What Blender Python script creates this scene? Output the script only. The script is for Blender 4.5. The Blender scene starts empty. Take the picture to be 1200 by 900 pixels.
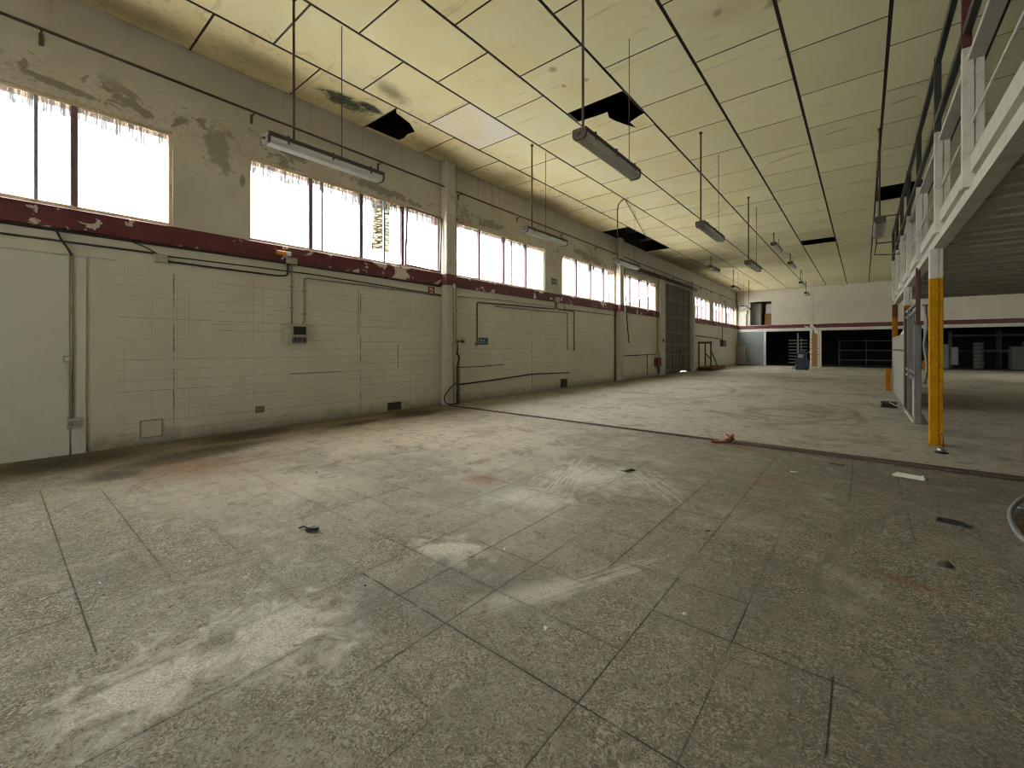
import bpy, math, random
from mathutils import Vector, Matrix
random.seed(7)
sc = bpy.context.scene
col = sc.collection

# ------------------------------------------------------------------ camera, sky, exposure
F_PX, VP_X, HORIZON = 501.7, 1011.8, 407.6
TH = math.atan((VP_X - 600.0) / F_PX)
CAM_H = 1.45
cam_d = bpy.data.cameras.new('camera'); cam = bpy.data.objects.new('camera', cam_d); col.objects.link(cam)
cam.location = (0, 0, CAM_H); cam.rotation_euler = (math.pi / 2, 0, TH)
cam_d.sensor_width = 36.0; cam_d.lens = F_PX / 1200 * 36.0
cam_d.shift_y = -(450 - HORIZON) / 1200.0
cam_d.clip_start = 0.05; cam_d.clip_end = 500
sc.camera = cam

SKY = 17.0
w = bpy.data.worlds.new('overcast_sky'); sc.world = w; w.use_nodes = True
wn = w.node_tree.nodes; wl = w.node_tree.links
bg = wn['Background']; bg.inputs['Strength'].default_value = SKY
tc = wn.new('ShaderNodeTexCoord'); sx = wn.new('ShaderNodeSeparateXYZ'); rp = wn.new('ShaderNodeValToRGB')
wl.new(tc.outputs['Generated'], sx.inputs[0])
mr = wn.new('ShaderNodeMapRange'); mr.inputs[1].default_value = 0.0; mr.inputs[2].default_value = 1.0
wl.new(sx.outputs['Z'], mr.inputs[0]); wl.new(mr.outputs[0], rp.inputs[0]); wl.new(rp.outputs[0], bg.inputs['Color'])
rp.color_ramp.elements[0].color = (0.352, 0.355, 0.346, 1); rp.color_ramp.elements[1].color = (1.0, 0.995, 0.97, 1)
q_ = rp.color_ramp.elements.new(0.45); q_.color = (0.507, 0.51, 0.50, 1)   # overcast sky: brighter overhead than at the horizon

vs = sc.view_settings
sc.display_settings.display_device = 'sRGB'
vs.view_transform = 'Standard'; vs.look = 'None'; vs.gamma = 1.0; vs.use_curve_mapping = False
vs.exposure = 1.02
cy = sc.cycles
cy.use_denoising = True
cy.filter_width = 1.0
cy.max_bounces = 10; cy.diffuse_bounces = 8; cy.glossy_bounces = 3; cy.transparent_max_bounces = 12
cy.sample_clamp_indirect = 8.0
cy.caustics_reflective = False; cy.caustics_refractive = False

# window positions on the long wall: (y0, y1, mullions, thin bars)
WX = -8.34                      # inner face of the long wall
WINS = [(-2.65, 1.81, (-1.5, -0.4, 0.73), (0.38,)),
        (2.87, 7.26, (3.98, 5.07, 6.15), (4.22, 5.66)),
        (7.84, 11.93, (8.74, 9.80, 10.89), (10.2,)),
        (13.0, 17.26, (14.02, 15.12, 16.21), (15.4, 16.7)),
        (18.1, 22.0, (18.83, 19.9, 20.97), ()),
        (28.4, 32.1, (29.3, 30.2, 31.2), (30.6,)),
        (33.0, 36.5, (33.9, 34.75, 35.6), ()),
        (36.95, 40.2, (37.75, 38.55, 39.4), ())]
WZ0, WZ1 = 3.35, 4.81
REAR_Y = -9.0
REAR_FILL = (-3.4, -0.4, 0.0, 3.2)   # unseen opening added behind the camera to balance the light

def portal(name, loc, rot, sx_, sy_):
    l = bpy.data.lights.new(name, 'AREA'); l.shape = 'RECTANGLE'; l.size = sx_; l.size_y = sy_
    l.cycles.is_portal = True
    o = bpy.data.objects.new(name, l); col.objects.link(o); o.location = loc; o.rotation_euler = rot
    return o
for i, (a, b, _, _) in enumerate(WINS):
    portal('window_daylight', (WX - 0.34, (a + b) / 2, (WZ0 + WZ1) / 2), (0, -math.pi / 2, 0), WZ1 - WZ0 + .02, b - a + .02)
portal('rear_fill_portal', ((REAR_FILL[0] + REAR_FILL[1]) / 2, REAR_Y - .32, REAR_FILL[3] / 2), (math.pi / 2, 0, math.pi),
       REAR_FILL[1] - REAR_FILL[0], REAR_FILL[3])

RIGHT_FILL = (30.6, 34.0, 4.2, 5.7)     # unseen opening added in the right wall to brighten the far end
portal('right_fill_portal', (10.32, (RIGHT_FILL[0] + RIGHT_FILL[1]) / 2, (RIGHT_FILL[2] + RIGHT_FILL[3]) / 2), (0, math.pi / 2, 0), 1.52, 3.42)

# ------------------------------------------------------------------ mesh helpers
class MB:
    """collects boxes, bars, tubes and prisms into one mesh"""
    def __init__(s): s.v = []; s.f = []; s.m = []; s.sm = []
    def add(s, vs_, fs, mi=0, smooth=False):
        k = len(s.v); s.v += [tuple(p) for p in vs_]
        for f in fs: s.f.append([i + k for i in f]); s.m.append(mi); s.sm.append(smooth)
        return s
    def box(s, x0, y0, z0, x1, y1, z1, mi=0, M=None):
        P = [(x0, y0, z0), (x1, y0, z0), (x1, y1, z0), (x0, y1, z0), (x0, y0, z1), (x1, y0, z1), (x1, y1, z1), (x0, y1, z1)]
        if M is not None: P = [M @ Vector(p) for p in P]
        return s.add(P, [(0, 3, 2, 1), (4, 5, 6, 7), (0, 1, 5, 4), (1, 2, 6, 5), (2, 3, 7, 6), (3, 0, 4, 7)], mi)
    def cbox(s, x0, y0, z0, x1, y1, z1, b, mi=0, M=None):
        """box with chamfered vertical and horizontal edges"""
        P = []; 
        for sx_, sy_, sz_ in [(a, c, d) for a in (0, 1) for c in (0, 1) for d in (0, 1)]:
            X = (x0, x1)[sx_]; Y = (y0, y1)[sy_]; Z = (z0, z1)[sz_]
            ix = b if sx_ == 0 else -b; iy = b if sy_ == 0 else -b; iz = b if sz_ == 0 else -b
            P += [(X, Y + iy, Z + iz), (X + ix, Y, Z + iz), (X + ix, Y + iy, Z)]
        if M is not None: P = [M @ Vector(p) for p in P]
        id = lambda a, c, d, k: (a * 4 + c * 2 + d) * 3 + k
        fs = [(id(0,0,0,0), id(0,0,1,0), id(0,1,1,0), id(0,1,0,0)), (id(1,0,0,0), id(1,1,0,0), id(1,1,1,0), id(1,0,1,0)),
              (id(0,0,0,1), id(1,0,0,1), id(1,0,1,1), id(0,0,1,1)), (id(0,1,0,1), id(0,1,1,1), id(1,1,1,1), id(1,1,0,1)),
              (id(0,0,0,2), id(0,1,0,2), id(1,1,0,2), id(1,0,0,2)), (id(0,0,1,2), id(1,0,1,2), id(1,1,1,2), id(0,1,1,2))]
        for a in (0, 1):
            for c in (0, 1):
                fs.append((id(a,c,0,0), id(a,c,1,0), id(a,c,1,1), id(a,c,0,1)))       # vertical edges
                fs.append((id(a,0,c,0), id(a,1,c,0), id(a,1,c,2), id(a,0,c,2)))       # along y
                fs.append((id(0,a,c,1), id(1,a,c,1), id(1,a,c,2), id(0,a,c,2)))       # along x
                for d in (0, 1): fs.append((id(a,c,d,0), id(a,c,d,1), id(a,c,d,2)))
        return s.add(P, fs, mi)
    def tube(s, pts, r, n=8, mi=0, caps=True):
        pts = [Vector(p) for p in pts]; rings = []; k = len(s.v)
        rr = r if isinstance(r, (list, tuple)) else [r] * len(pts)
        up = None
        for i, p in enumerate(pts):
            a = pts[max(i - 1, 0)]; b = pts[min(i + 1, len(pts) - 1)]
            t = (b - a)
            if 0 < i < len(pts) - 1: t = (p - a).normalized() + (b - p).normalized()
            t = t.normalized() if t.length > 1e-9 else Vector((0, 0, 1))
            if up is None: up = Vector((0, 0, 1)) if abs(t.z) < .9 else Vector((0, 1, 0))
            u = t.cross(up); u = u.normalized() if u.length > 1e-6 else t.orthogonal().normalized()
            vv = u.cross(t).normalized(); up = vv
            for j in range(n):
                q = 2 * math.pi * j / n
                s.v.append(tuple(p + (u * math.cos(q) + vv * math.sin(q)) * rr[i]))
        for i in range(len(pts) - 1):
            for j in range(n):
                s.f.append([k + i * n + j, k + i * n + (j + 1) % n, k + (i + 1) * n + (j + 1) % n, k + (i + 1) * n + j]); s.m.append(mi); s.sm.append(True)
        if caps:
            s.f.append([k + j for j in range(n)][::-1]); s.m.append(mi); s.sm.append(False)
            s.f.append([k + (len(pts) - 1) * n + j for j in range(n)]); s.m.append(mi); s.sm.append(False)
        return s
    def lathe(s, prof, n=16, c=(0, 0, 0), mi=0, M=None):
        k = len(s.v)
        for r, z in prof:
            for j in range(n):
                q = 2 * math.pi * j / n; p = Vector((c[0] + r * math.cos(q), c[1] + r * math.sin(q), c[2] + z))
                if M is not None: p = M @ p
                s.v.append(tuple(p))
        for i in range(len(prof) - 1):
            for j in range(n):
                s.f.append([k + i * n + j, k + i * n + (j + 1) % n, k + (i + 1) * n + (j + 1) % n, k + (i + 1) * n + j]); s.m.append(mi); s.sm.append(True)
        s.f.append([k + j for j in range(n)][::-1]); s.m.append(mi); s.sm.append(False)
        s.f.append([k + (len(prof) - 1) * n + j for j in range(n)]); s.m.append(mi); s.sm.append(False)
        return s
    def prism(s, poly, axis, a, b, mi=0, M=None):
        """polygon extruded along an axis: x -> poly is (y,z); y -> (x,z); z -> (x,y)"""
        def P(p, t): return {'x': (t, p[0], p[1]), 'y': (p[0], t, p[1]), 'z': (p[0], p[1], t)}[axis]
        n = len(poly); V = [P(p, a) for p in poly] + [P(p, b) for p in poly]
        if M is not None: V = [M @ Vector(p) for p in V]
        return s.add(V, [list(range(n))[::-1], list(range(n, 2 * n))] + [(i, (i + 1) % n, n + (i + 1) % n, n + i) for i in range(n)], mi)
    def holed(s, u0, u1, v0, v1, holes, plane, a, b, mi=0, side=None):
        """slab with rectangular holes. plane 'x': u=y v=z thickness x in a..b; plane 'y': u=x v=z thickness y; plane 'z': u=x v=y"""
        us = sorted({u0, u1, *[h[0] for h in holes], *[h[1] for h in holes]}); us = [u for u in us if u0 <= u <= u1]
        vs2 = sorted({v0, v1, *[h[2] for h in holes], *[h[3] for h in holes]}); vs2 = [v for v in vs2 if v0 <= v <= v1]
        P = lambda u, v, t: {'x': (t, u, v), 'y': (u, t, v), 'z': (u, v, t)}[plane]
        nu, nv = len(us), len(vs2); k = len(s.v)
        for t in (a, b):
            for u in us:
                for v in vs2: s.v.append(P(u, v, t))
        idx = lambda t, i, j: k + t * nu * nv + i * nv + j
        solid = lambda i, j: 0 <= i < nu - 1 and 0 <= j < nv - 1 and not any(h[0] <= (us[i] + us[i+1]) / 2 <= h[1] and h[2] <= (vs2[j] + vs2[j+1]) / 2 <= h[3] for h in holes)
        def F(q, m): s.f.append(q); s.m.append(m); s.sm.append(False)
        sd = mi if side is None else side
        for i in range(nu - 1):
            for j in range(nv - 1):
                if not solid(i, j): continue
                for t in (0, 1): F([idx(t, i, j), idx(t, i+1, j), idx(t, i+1, j+1), idx(t, i, j+1)], mi)
                if not solid(i-1, j): F([idx(0, i, j), idx(1, i, j), idx(1, i, j+1), idx(0, i, j+1)], sd)
                if not solid(i+1, j): F([idx(0, i+1, j), idx(1, i+1, j), idx(1, i+1, j+1), idx(0, i+1, j+1)], sd)
                if not solid(i, j-1): F([idx(0, i, j), idx(1, i, j), idx(1, i+1, j), idx(0, i+1, j)], sd)
                if not solid(i, j+1): F([idx(0, i, j+1), idx(1, i, j+1), idx(1, i+1, j+1), idx(0, i+1, j+1)], sd)
        return s
    def build(s, name, mats, parent=None, loc=None, fix=False):
        me = bpy.data.meshes.new(name); me.from_pydata(s.v, [], s.f)
        for m in (mats if isinstance(mats, (list, tuple)) else [mats]): me.materials.append(m)
        me.polygons.foreach_set('material_index', s.m); me.polygons.foreach_set('use_smooth', s.sm); me.update()
        if fix:
            import bmesh
            bm = bmesh.new(); bm.from_mesh(me); bmesh.ops.recalc_face_normals(bm, faces=bm.faces); bm.to_mesh(me); bm.free()
        o = bpy.data.objects.new(name, me); col.objects.link(o)
        if parent is not None: o.parent = parent
        if loc is not None: o.location = loc
        return o

def tag(o, label, cat, group=None, kind=None):
    o['label'] = label; o['category'] = cat
    if group: o['group'] = group
    if kind: o['kind'] = kind
    return o
def thing(name, label, cat, loc=(0, 0, 0), rz=0, group=None, kind=None):
    o = bpy.data.objects.new(name, None); col.objects.link(o); o.location = loc; o.rotation_euler = (0, 0, rz)
    o.empty_display_size = .2
    return tag(o, label, cat, group, kind)
def struct(name, mb, mats, parent=None, **k):
    o = mb.build(name, mats, parent, **k)
    if parent is None: o['kind'] = 'structure'
    return o
def struct_empty(name, loc=(0, 0, 0)):
    o = bpy.data.objects.new(name, None); col.objects.link(o); o.location = loc; o['kind'] = 'structure'; return o
def copy_tree(o, parent=None):
    c = o.copy(); col.objects.link(c)
    if parent is not None: c.parent = parent
    for ch in list(o.children): copy_tree(ch, c)
    return c
def smooth_path(pts, n=6):
    """Catmull-Rom through the points"""
    P = [Vector(p) for p in pts]; out = []
    for i in range(len(P) - 1):
        p0 = P[max(i-1, 0)]; p1 = P[i]; p2 = P[i+1]; p3 = P[min(i+2, len(P)-1)]
        for k in range(n):
            t = k / n
            out.append(.5 * ((2*p1) + (-p0 + p2)*t + (2*p0 - 5*p1 + 4*p2 - p3)*t*t + (-p0 + 3*p1 - 3*p2 + p3)*t*t*t))
    out.append(P[-1]); return out
def bend(pts, r=.06, n=4):
    """rounds the corners of a conduit path"""
    P = [Vector(p) for p in pts]; out = [P[0]]
    for i in range(1, len(P) - 1):
        a = P[i-1] - P[i]; b = P[i+1] - P[i]; d = min(r, a.length * .45, b.length * .45)
        A = P[i] + a.normalized() * d; B = P[i] + b.normalized() * d
        for k in range(n + 1):
            t = k / n; out.append(A * (1-t)**2 + P[i] * 2*t*(1-t) + B * t*t)
    out.append(P[-1]); return out

# ------------------------------------------------------------------ material helpers
class NT:
    def __init__(s, name):
        s.mat = bpy.data.materials.new(name); s.mat.use_nodes = True
        s.n = s.mat.node_tree.nodes; s.l = s.mat.node_tree.links; s.b = s.n['Principled BSDF']; s._pos = None
    def put(s, sock, v):
        if hasattr(v, 'is_output'): s.l.new(v, sock)
        elif v is not None:
            if sock.type == 'RGBA' and len(v) == 3: v = (*v, 1)
            sock.default_value = v
    def node(s, t, ins={}, **props):
        q = s.n.new(t)
        for k, v in props.items(): setattr(q, k, v)
        for k, v in ins.items(): s.put(q.inputs[k], v)
        return q
    def pos(s):
        if s._pos is None: s._pos = s.node('ShaderNodeNewGeometry').outputs['Position']
        return s._pos
    def obj(s): return s.node('ShaderNodeTexCoord').outputs['Object']
    def xyz(s, v):
        q = s.node('ShaderNodeSeparateXYZ', {0: v}).outputs; return q[0], q[1], q[2]
    def vec(s, x=0., y=0., z=0.): return s.node('ShaderNodeCombineXYZ', {0: x, 1: y, 2: z}).outputs[0]
    def scale(s, v, k): return s.node('ShaderNodeMapping', {0: v, 3: k}).outputs[0]
    def rot(s, v, a, k=(1, 1, 1)): return s.node('ShaderNodeMapping', {0: v, 2: (0, 0, a), 3: k}).outputs[0]
    def noise(s, v, sc_=1., det=4., rough=.55, dist=0.):
        return s.node('ShaderNodeTexNoise', {'Vector': v, 'Scale': sc_, 'Detail': det, 'Roughness': rough, 'Distortion': dist}).outputs[0]
    def m(s, op, a, b=None, c=None, clamp=False):
        q = s.node('ShaderNodeMath', {0: a}, operation=op, use_clamp=clamp)
        if b is not None: s.put(q.inputs[1], b)
        if c is not None: s.put(q.inputs[2], c)
        return q.outputs[0]
    def ss(s, v, a, b, lo=0., hi=1.):
        """smooth step a..b"""
        q = s.node('ShaderNodeMapRange', {0: v, 1: a, 2: b, 3: lo, 4: hi}, interpolation_type='SMOOTHSTEP'); return q.outputs[0]
    def mix(s, f, a, b, mode='MIX'):
        q = s.node('ShaderNodeMix', data_type='RGBA', blend_type=mode)
        s.put(q.inputs[0], f); s.put(q.inputs[6], a); s.put(q.inputs[7], b); return q.outputs[2]
    def mul(s, a, b): return s.m('MULTIPLY', a, b)
    def white(s, v): return s.node('ShaderNodeTexWhiteNoise', {0: v}, noise_dimensions='3D').outputs[0]
    def bump(s, h, st=.3, d=.01): return s.node('ShaderNodeBump', {'Height': h, 'Strength': st, 'Distance': d}).outputs[0]
    def blob(s, u, v, c, r, a=0., n=None, k=.8, soft=.5):
        """soft ellipse mask in a plane; n: noise that frays its edge"""
        du = s.m('SUBTRACT', u, c[0]); dv = s.m('SUBTRACT', v, c[1])
        ca, sa = math.cos(a), math.sin(a)
        p = s.m('DIVIDE', s.m('MULTIPLY_ADD', du, ca, s.mul(dv, sa)), r[0])
        q = s.m('DIVIDE', s.m('MULTIPLY_ADD', dv, ca, s.mul(du, -sa)), r[1])
        d = s.m('SQRT', s.m('ADD', s.mul(p, p), s.mul(q, q)))
        if n is not None: d = s.m('ADD', d, s.m('MULTIPLY_ADD', n, k * 2, -k))
        return s.ss(d, 1 + soft * .5, 1 - soft, 0., 1.)
    def mx(s, *a):
        r = a[0]
        for q in a[1:]: r = s.m('MAXIMUM', r, q)
        return r
    def done(s, color=None, rough=None, metal=None, normal=None, spec=None):
        if color is not None: s.put(s.b.inputs['Base Color'], color)
        if rough is not None: s.put(s.b.inputs['Roughness'], rough)
        if metal is not None: s.put(s.b.inputs['Metallic'], metal)
        if normal is not None: s.l.new(normal, s.b.inputs['Normal'])
        if spec is not None: s.put(s.b.inputs['Specular IOR Level'], spec)
        return s.mat

def paint(name, c, c2=None, rough=.55, sc_=6., metal=0., amount=.5, grime=None, bump=0., spec=None):
    """worn coat: two tones of noise, optional grime"""
    t = NT(name); p = t.pos()
    c2 = c2 or tuple(x * .72 for x in c)
    n1 = t.noise(p, sc_, 5, .65); n2 = t.noise(p, sc_ * 7, 3, .6)
    f = t.ss(t.m('MULTIPLY_ADD', n2, .35, t.mul(n1, .65)), .62 - amount * .25, .42 - amount * .1)
    cc = t.mix(f, c, c2)
    if grime: cc = t.mix(t.mul(t.ss(t.noise(p, sc_ * 2.3, 6, .7), .55, .72), .8), cc, grime)
    return t.done(cc, t.ss(n2, .2, .8, rough - .1, min(rough + .15, 1)), metal, t.bump(n2, .3, bump) if bump else None, spec)

# ------------------------------------------------------------------ materials of the room
def mat_floor():
    t = NT('floor_tiles'); p = t.pos(); x, y, z = t.xyz(p)
    nb = t.noise(p, .55, 6, .62); n1 = t.noise(p, 1.7, 7, .68, .6); n2 = t.noise(p, 6.5, 7, .7, .8)
    n3 = t.noise(p, 36., 5, .68, 2.4); n4 = t.noise(p, 90., 4, .7, .5); nj = t.noise(p, 9., 4, .6)
    gx = t.m('MULTIPLY_ADD', t.m('SUBTRACT', nj, .5), .016, t.m('DIVIDE', t.m('ADD', x, .1), .4))
    gy = t.m('MULTIPLY_ADD', t.m('SUBTRACT', nj, .5), .016, t.m('DIVIDE', t.m('SUBTRACT', y, .32), .4))
    cell = t.vec(t.m('FLOOR', gx), t.m('FLOOR', gy), 0.)
    tone = t.white(cell)
    ex = t.m('ABSOLUTE', t.m('SUBTRACT', t.m('FRACT', gx), .5)); ey = t.m('ABSOLUTE', t.m('SUBTRACT', t.m('FRACT', gy), .5))
    jx = t.ss(ex, .4855, .4945); jy = t.ss(ey, .4855, .4945)
    # soft dirt hugging the joints
    hx = t.ss(ex, .40, .5); hy_ = t.ss(ey, .40, .5)
    # each joint is open in some stretches and silted up in others
    lx = t.white(t.vec(t.m('FLOOR', t.m('ADD', gx, .5)), t.m('FLOOR', t.mul(gy, .5)), 3.)); ly = t.white(t.vec(t.m('FLOOR', t.mul(gx, .5)), t.m('FLOOR', t.m('ADD', gy, .5)), 9.))
    near = t.ss(y, 7.6, 6.9, .35, 1.)
    dust = t.blob(x, y, (-5.3, 4.4), (3.9, 3.9), 0., nb, .7, 1.1)
    jm = t.mx(t.mul(jx, t.ss(lx, .4, 1., .03, .55)), t.mul(jy, t.ss(ly, .4, 1., .03, .55)))
    jm = t.mul(t.mul(jm, near), t.mul(t.ss(n1, .36, .58, .2, 1.), t.m('SUBTRACT', 1., t.mul(dust, .65))))
    # the joints that stand open
    def seg(axis, at, a_, b_, k_=1.):
        u, v, j = (x, y, jx) if axis == 'x' else (y, x, jy)
        return t.mul(t.mul(t.mul(j, t.ss(t.m('ABSOLUTE', t.m('SUBTRACT', u, at)), .07, .05)), t.mul(t.ss(v, a_ - .03, a_ + .02), t.ss(v, b_ + .03, b_ - .02))), k_)
    segs = [('y', 1.52, -2.5, .5, 1.), ('x', -2.1, 1.5, 3.4, 1.), ('x', -1.7, 1.1, 2.7, .8), ('x', -.9, 1.5, 2.75, .8), ('y', 1.92, -3.0, -.9, .6), ('y', 2.32, -2.2, -1.3, .7), ('y', 2.32, -.9, 0., .9), ('y', 2.72, -.9, -.5, .9),
            ('x', -.5, 2.3, 2.75, .9), ('x', -.1, 1.9, 2.36, .9), ('x', -1.3, 2.6, 5.0, .9), ('x', -.9, 3.2, 6.6, .75), ('x', -2.5, 1.5, 2.6, .6), ('x', -2.9, 1.7, 3.6, .6), ('y', .32, -6.2, -2.8, 1.), ('y', .72, -6.0, -3.7, .8), ('x', -3.7, -.4, .75, .7), ('x', -4.1, -.6, .8, .7),
            ('x', -3.3, -.3, 1.2, .8), ('x', -2.1, -.2, .9, .5), ('x', -.1, 5.6, 7.1, .9), ('x', .3, 5.6, 6.4, .6), ('y', 1.12, -.9, .3, .6), ('x', -.9, .3, 1.5, .6)]
    jm = t.mx(jm, *[t.mul(seg(*q), t.ss(n2, .30, .48, .35, 1.)) for q in segs])
    jh = t.mul(t.mx(t.mul(hx, lx), t.mul(hy_, ly)), near)
    # dusty pale middle, greyer tiles to the right and in front
    grey = t.mix(t.ss(t.m('ADD', x, t.m('MULTIPLY', y, .6)), -1.5, 2.0), t.mix(tone, (.122, .108, .078), (.172, .153, .113)), t.mix(tone, (.135, .120, .088), (.185, .166, .124)))
    beige = t.mix(t.ss(n2, .3, .7), (.475, .402, .305), (.57, .492, .382))
    far = t.ss(y, 7.1, 7.5)
    farc = t.mix(t.ss(n1, .35, .65), (.37, .344, .283), (.45, .42, .35))
    c = t.mix(t.mul(dust, .9), grey, beige)
    c = t.mix(far, c, farc)
    # cloudy dirt
    c = t.mix(t.mul(t.ss(nb, .49, .62), .62), c, (.205, .182, .137))
    c = t.mix(t.mul(t.ss(n1, .52, .64), .66), c, (.175, .155, .115))
    c = t.mix(t.mul(t.ss(n1, .46, .33), .42), c, (.46, .425, .35))
    c = t.mix(t.mul(t.ss(n2, .52, .64), .58), c, (.155, .136, .10))
    c = t.mix(t.mul(t.ss(n2, .46, .34), .35), c, (.46, .425, .35))
    # worn terrazzo mottling where the surface has scuffed open; first patch also stands for window glare
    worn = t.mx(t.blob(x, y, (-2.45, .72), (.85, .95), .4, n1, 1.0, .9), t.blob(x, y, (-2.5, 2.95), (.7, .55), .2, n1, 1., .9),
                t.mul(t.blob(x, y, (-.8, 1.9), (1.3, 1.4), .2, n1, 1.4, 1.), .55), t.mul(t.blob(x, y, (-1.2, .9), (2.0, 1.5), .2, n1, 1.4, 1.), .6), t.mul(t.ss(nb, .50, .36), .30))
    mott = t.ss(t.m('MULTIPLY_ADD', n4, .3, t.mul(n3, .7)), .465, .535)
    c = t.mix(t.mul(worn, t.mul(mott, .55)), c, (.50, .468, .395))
    c = t.mix(t.mul(worn, t.mul(t.ss(n3, .55, .61), .8)), c, (.10, .088, .065))
    scuff_glare = t.mx(t.blob(x, y, (-2.32, .92), (.36, .32), .5, n2, 2.2, .8), t.blob(x, y, (-2.38, .45), (.24, .32), .2, n2, 2.2, .8), t.blob(x, y, (-2.3, 2.1), (.30, .17), .3, n2, 2.2, .8), t.blob(x, y, (-2.6, 3.3), (.5, .3), .4, n2, 1., .9), t.blob(x, y, (-1.5, 2.05), (.42, .10), 1.0, n2, .9, .8), t.blob(x, y, (-2.3, 4.3), (.5, .5), .4, n2, 1., .9))
    c = t.mix(t.mul(scuff_glare, t.ss(n3, .44, .54, .12, .90)), c, (.80, .77, .69))  # whitish scuffs with the glare of the windows painted into their colour
    c = t.mix(t.mul(t.mul(t.ss(n3, .54, .61), .62), t.m('SUBTRACT', 1., t.mul(dust, .65))), c, (.095, .083, .060))
    fine = t.mul(t.ss(y, 6.5, 3., .35, 1.), t.m('SUBTRACT', 1., t.mul(dust, .72)))
    c = t.mix(t.mul(t.mul(t.ss(n3, .49, .43), t.ss(n1, .40, .56, .50, .95)), fine), c, (.43, .396, .322))
    # brushed drag marks left by moving heavy things
    def drag(cx_, cy_, r, a, dens, mask=1.):
        v = t.rot(p, -a, (1, 1, 1)); lines = t.noise(t.scale(v, (1.2, 26, 1)), 1.6, 3, .6)
        return t.mul(t.mul(t.blob(x, y, (cx_, cy_), r, a, n2, .6, .6), t.ss(lines, .42, .60)), mask)
    c = t.mix(t.mul(drag(-2.55, 4.0, (.95, .32), 1.9, 20), .65), c, (.60, .565, .48))
    c = t.mix(t.mul(drag(-2.2, 3.9, (.8, .22), 1.15, 20), .6), c, (.24, .205, .15))
    c = t.mix(t.mul(drag(-1.75, 4.5, (.6, .25), 2.3, 20), .55), c, (.62, .59, .50))
    c = t.mix(t.mul(drag(-1.35, 2.3, (.75, .10), 1.15, 20), .6), c, (.58, .55, .47))
    # curved tyre marks on the far floor
    def arc(cx_, cy_, R, wd):
        du = t.m('SUBTRACT', x, cx_); dv = t.m('SUBTRACT', y, cy_)
        d = t.m('SQRT', t.m('ADD', t.mul(du, du), t.mul(dv, dv)))
        return t.ss(t.m('ABSOLUTE', t.m('SUBTRACT', t.m('MULTIPLY_ADD', n1, .3, d), R + .15)), wd, wd * .3)
    arcs = t.mx(arc(-1.35, 11.3, .70, .17), t.mul(arc(-1.0, 10.9, 1.0, .13), .8), t.mul(arc(-1.9, 10.6, 1.25, .12), t.ss(x, -1.9, -1.3)), t.mul(arc(-2.9, 11.8, 2.3, .13), t.ss(x, -1.6, -.9)), t.mul(arc(-2.6, 12.0, 2.5, .10), t.ss(x, -1.4, -.7)), t.mul(arc(-8.5, 15., 5.2, .12), t.ss(x, -5., -4.)), t.mul(arc(3.4, 3.4, 3.6, .05), t.ss(y, 2.6, 3.4)))
    c = t.mix(t.mul(arcs, t.mul(t.ss(n2, .68, .40), .85)), c, (.17, .15, .115))
    # oil and damp along the foot of the long wall
    wallside = t.m('ADD', x, t.m('MULTIPLY_ADD', n1, 1.5, -.75))
    c = t.mix(t.mul(t.ss(wallside, -7.55, -8.3), t.ss(y, 8.5, 5.5, .35, .75)), c, (.15, .118, .075))
    oil = t.mx(t.blob(x, y, (-7.02, 1.75), (.36, 1.05), .22, n2, .9, .5), t.blob(x, y, (-7.85, 2.7), (.42, .75), .1, n2, .9, .5), t.blob(x, y, (-7.75, .55), (.5, .9), 0, n2, .9, .6),
               t.blob(x, y, (-7.55, 4.55), (.22, .55), .1, n2, .9, .5), t.blob(x, y, (-7.62, 6.0), (.42, .75), .2, n2, .9, .5), t.blob(x, y, (-6.6, .9), (.3, .3), 0, n2, .9, .6))
    c = t.mix(t.mul(oil, .85), c, (.062, .048, .032))
    damp = t.mx(t.blob(x, y, (-2.05, 1.45), (.45, .22), .3, n2, .8, .7), t.blob(x, y, (-1.9, 1.95), (.5, .3), .6, n2, .8, .7), t.blob(x, y, (-.42, 3.3), (.5, .16), -.4, n2, .8, .7), t.blob(x, y, (-.5, 2.75), (.3, .5), .2, n2, .8, .8),
                t.blob(x, y, (-3.7, .55), (.35, .25), .2, n2, .8, .8), t.blob(x, y, (-4.4, .3), (.6, .3), .2, n2, .8, .8), t.blob(x, y, (-3.0, 3.1), (.5, .25), .9, n2, .9, .6), t.blob(x, y, (.3, 2.0), (.7, .8), .2, n2, .9, .9))
    c = t.mix(t.mul(damp, .42), c, (.15, .135, .105))
    rust = t.mx(t.blob(x, y, (-1.75, 6.93), (.10, .14), .2, n2, .8, .6), t.blob(x, y, (-1.28, 6.86), (.22, .10), -.3, n2, .8, .6), t.blob(x, y, (.22, 3.6), (.22, .045), -.25, n2, .6, .6), t.blob(x, y, (-3.25, 3.45), (.22, .18), .5, n2, 1., .7),
                t.blob(x, y, (-6.3, 1.6), (.6, .5), .4, n2, 1., .9), t.mul(t.blob(x, y, (-.8, 5.4), (.25, .3), .4, n2, 1., .9), .5))
    c = t.mix(t.mul(rust, .55), c, (.24, .10, .035))
    c = t.mix(t.mul(jh, .30), c, (.15, .135, .105))
    c = t.mix(t.mul(t.mul(jm, .88), t.ss(n3, .62, .40, .65, 1.)), c, (.034, .029, .021))
    # fine grit
    c = t.mix(t.mul(t.ss(n4, .66, .72), .5), c, (.09, .08, .06))
    rough = t.m('MULTIPLY_ADD', n1, .35, .42)
    rough = t.mix(t.mul(worn, .45), t.vec(rough, rough, rough), (.30, .30, .30))
    r1 = t.xyz(rough)[0]
    sp = t.mul(t.ss(n3, .56, .40, .06, .50), t.ss(n2, .62, .42, .35, 1.))
    h = t.m('ADD', t.mul(n3, .45), t.m('MULTIPLY_ADD', jm, -1., t.mul(n2, .3)))
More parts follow.
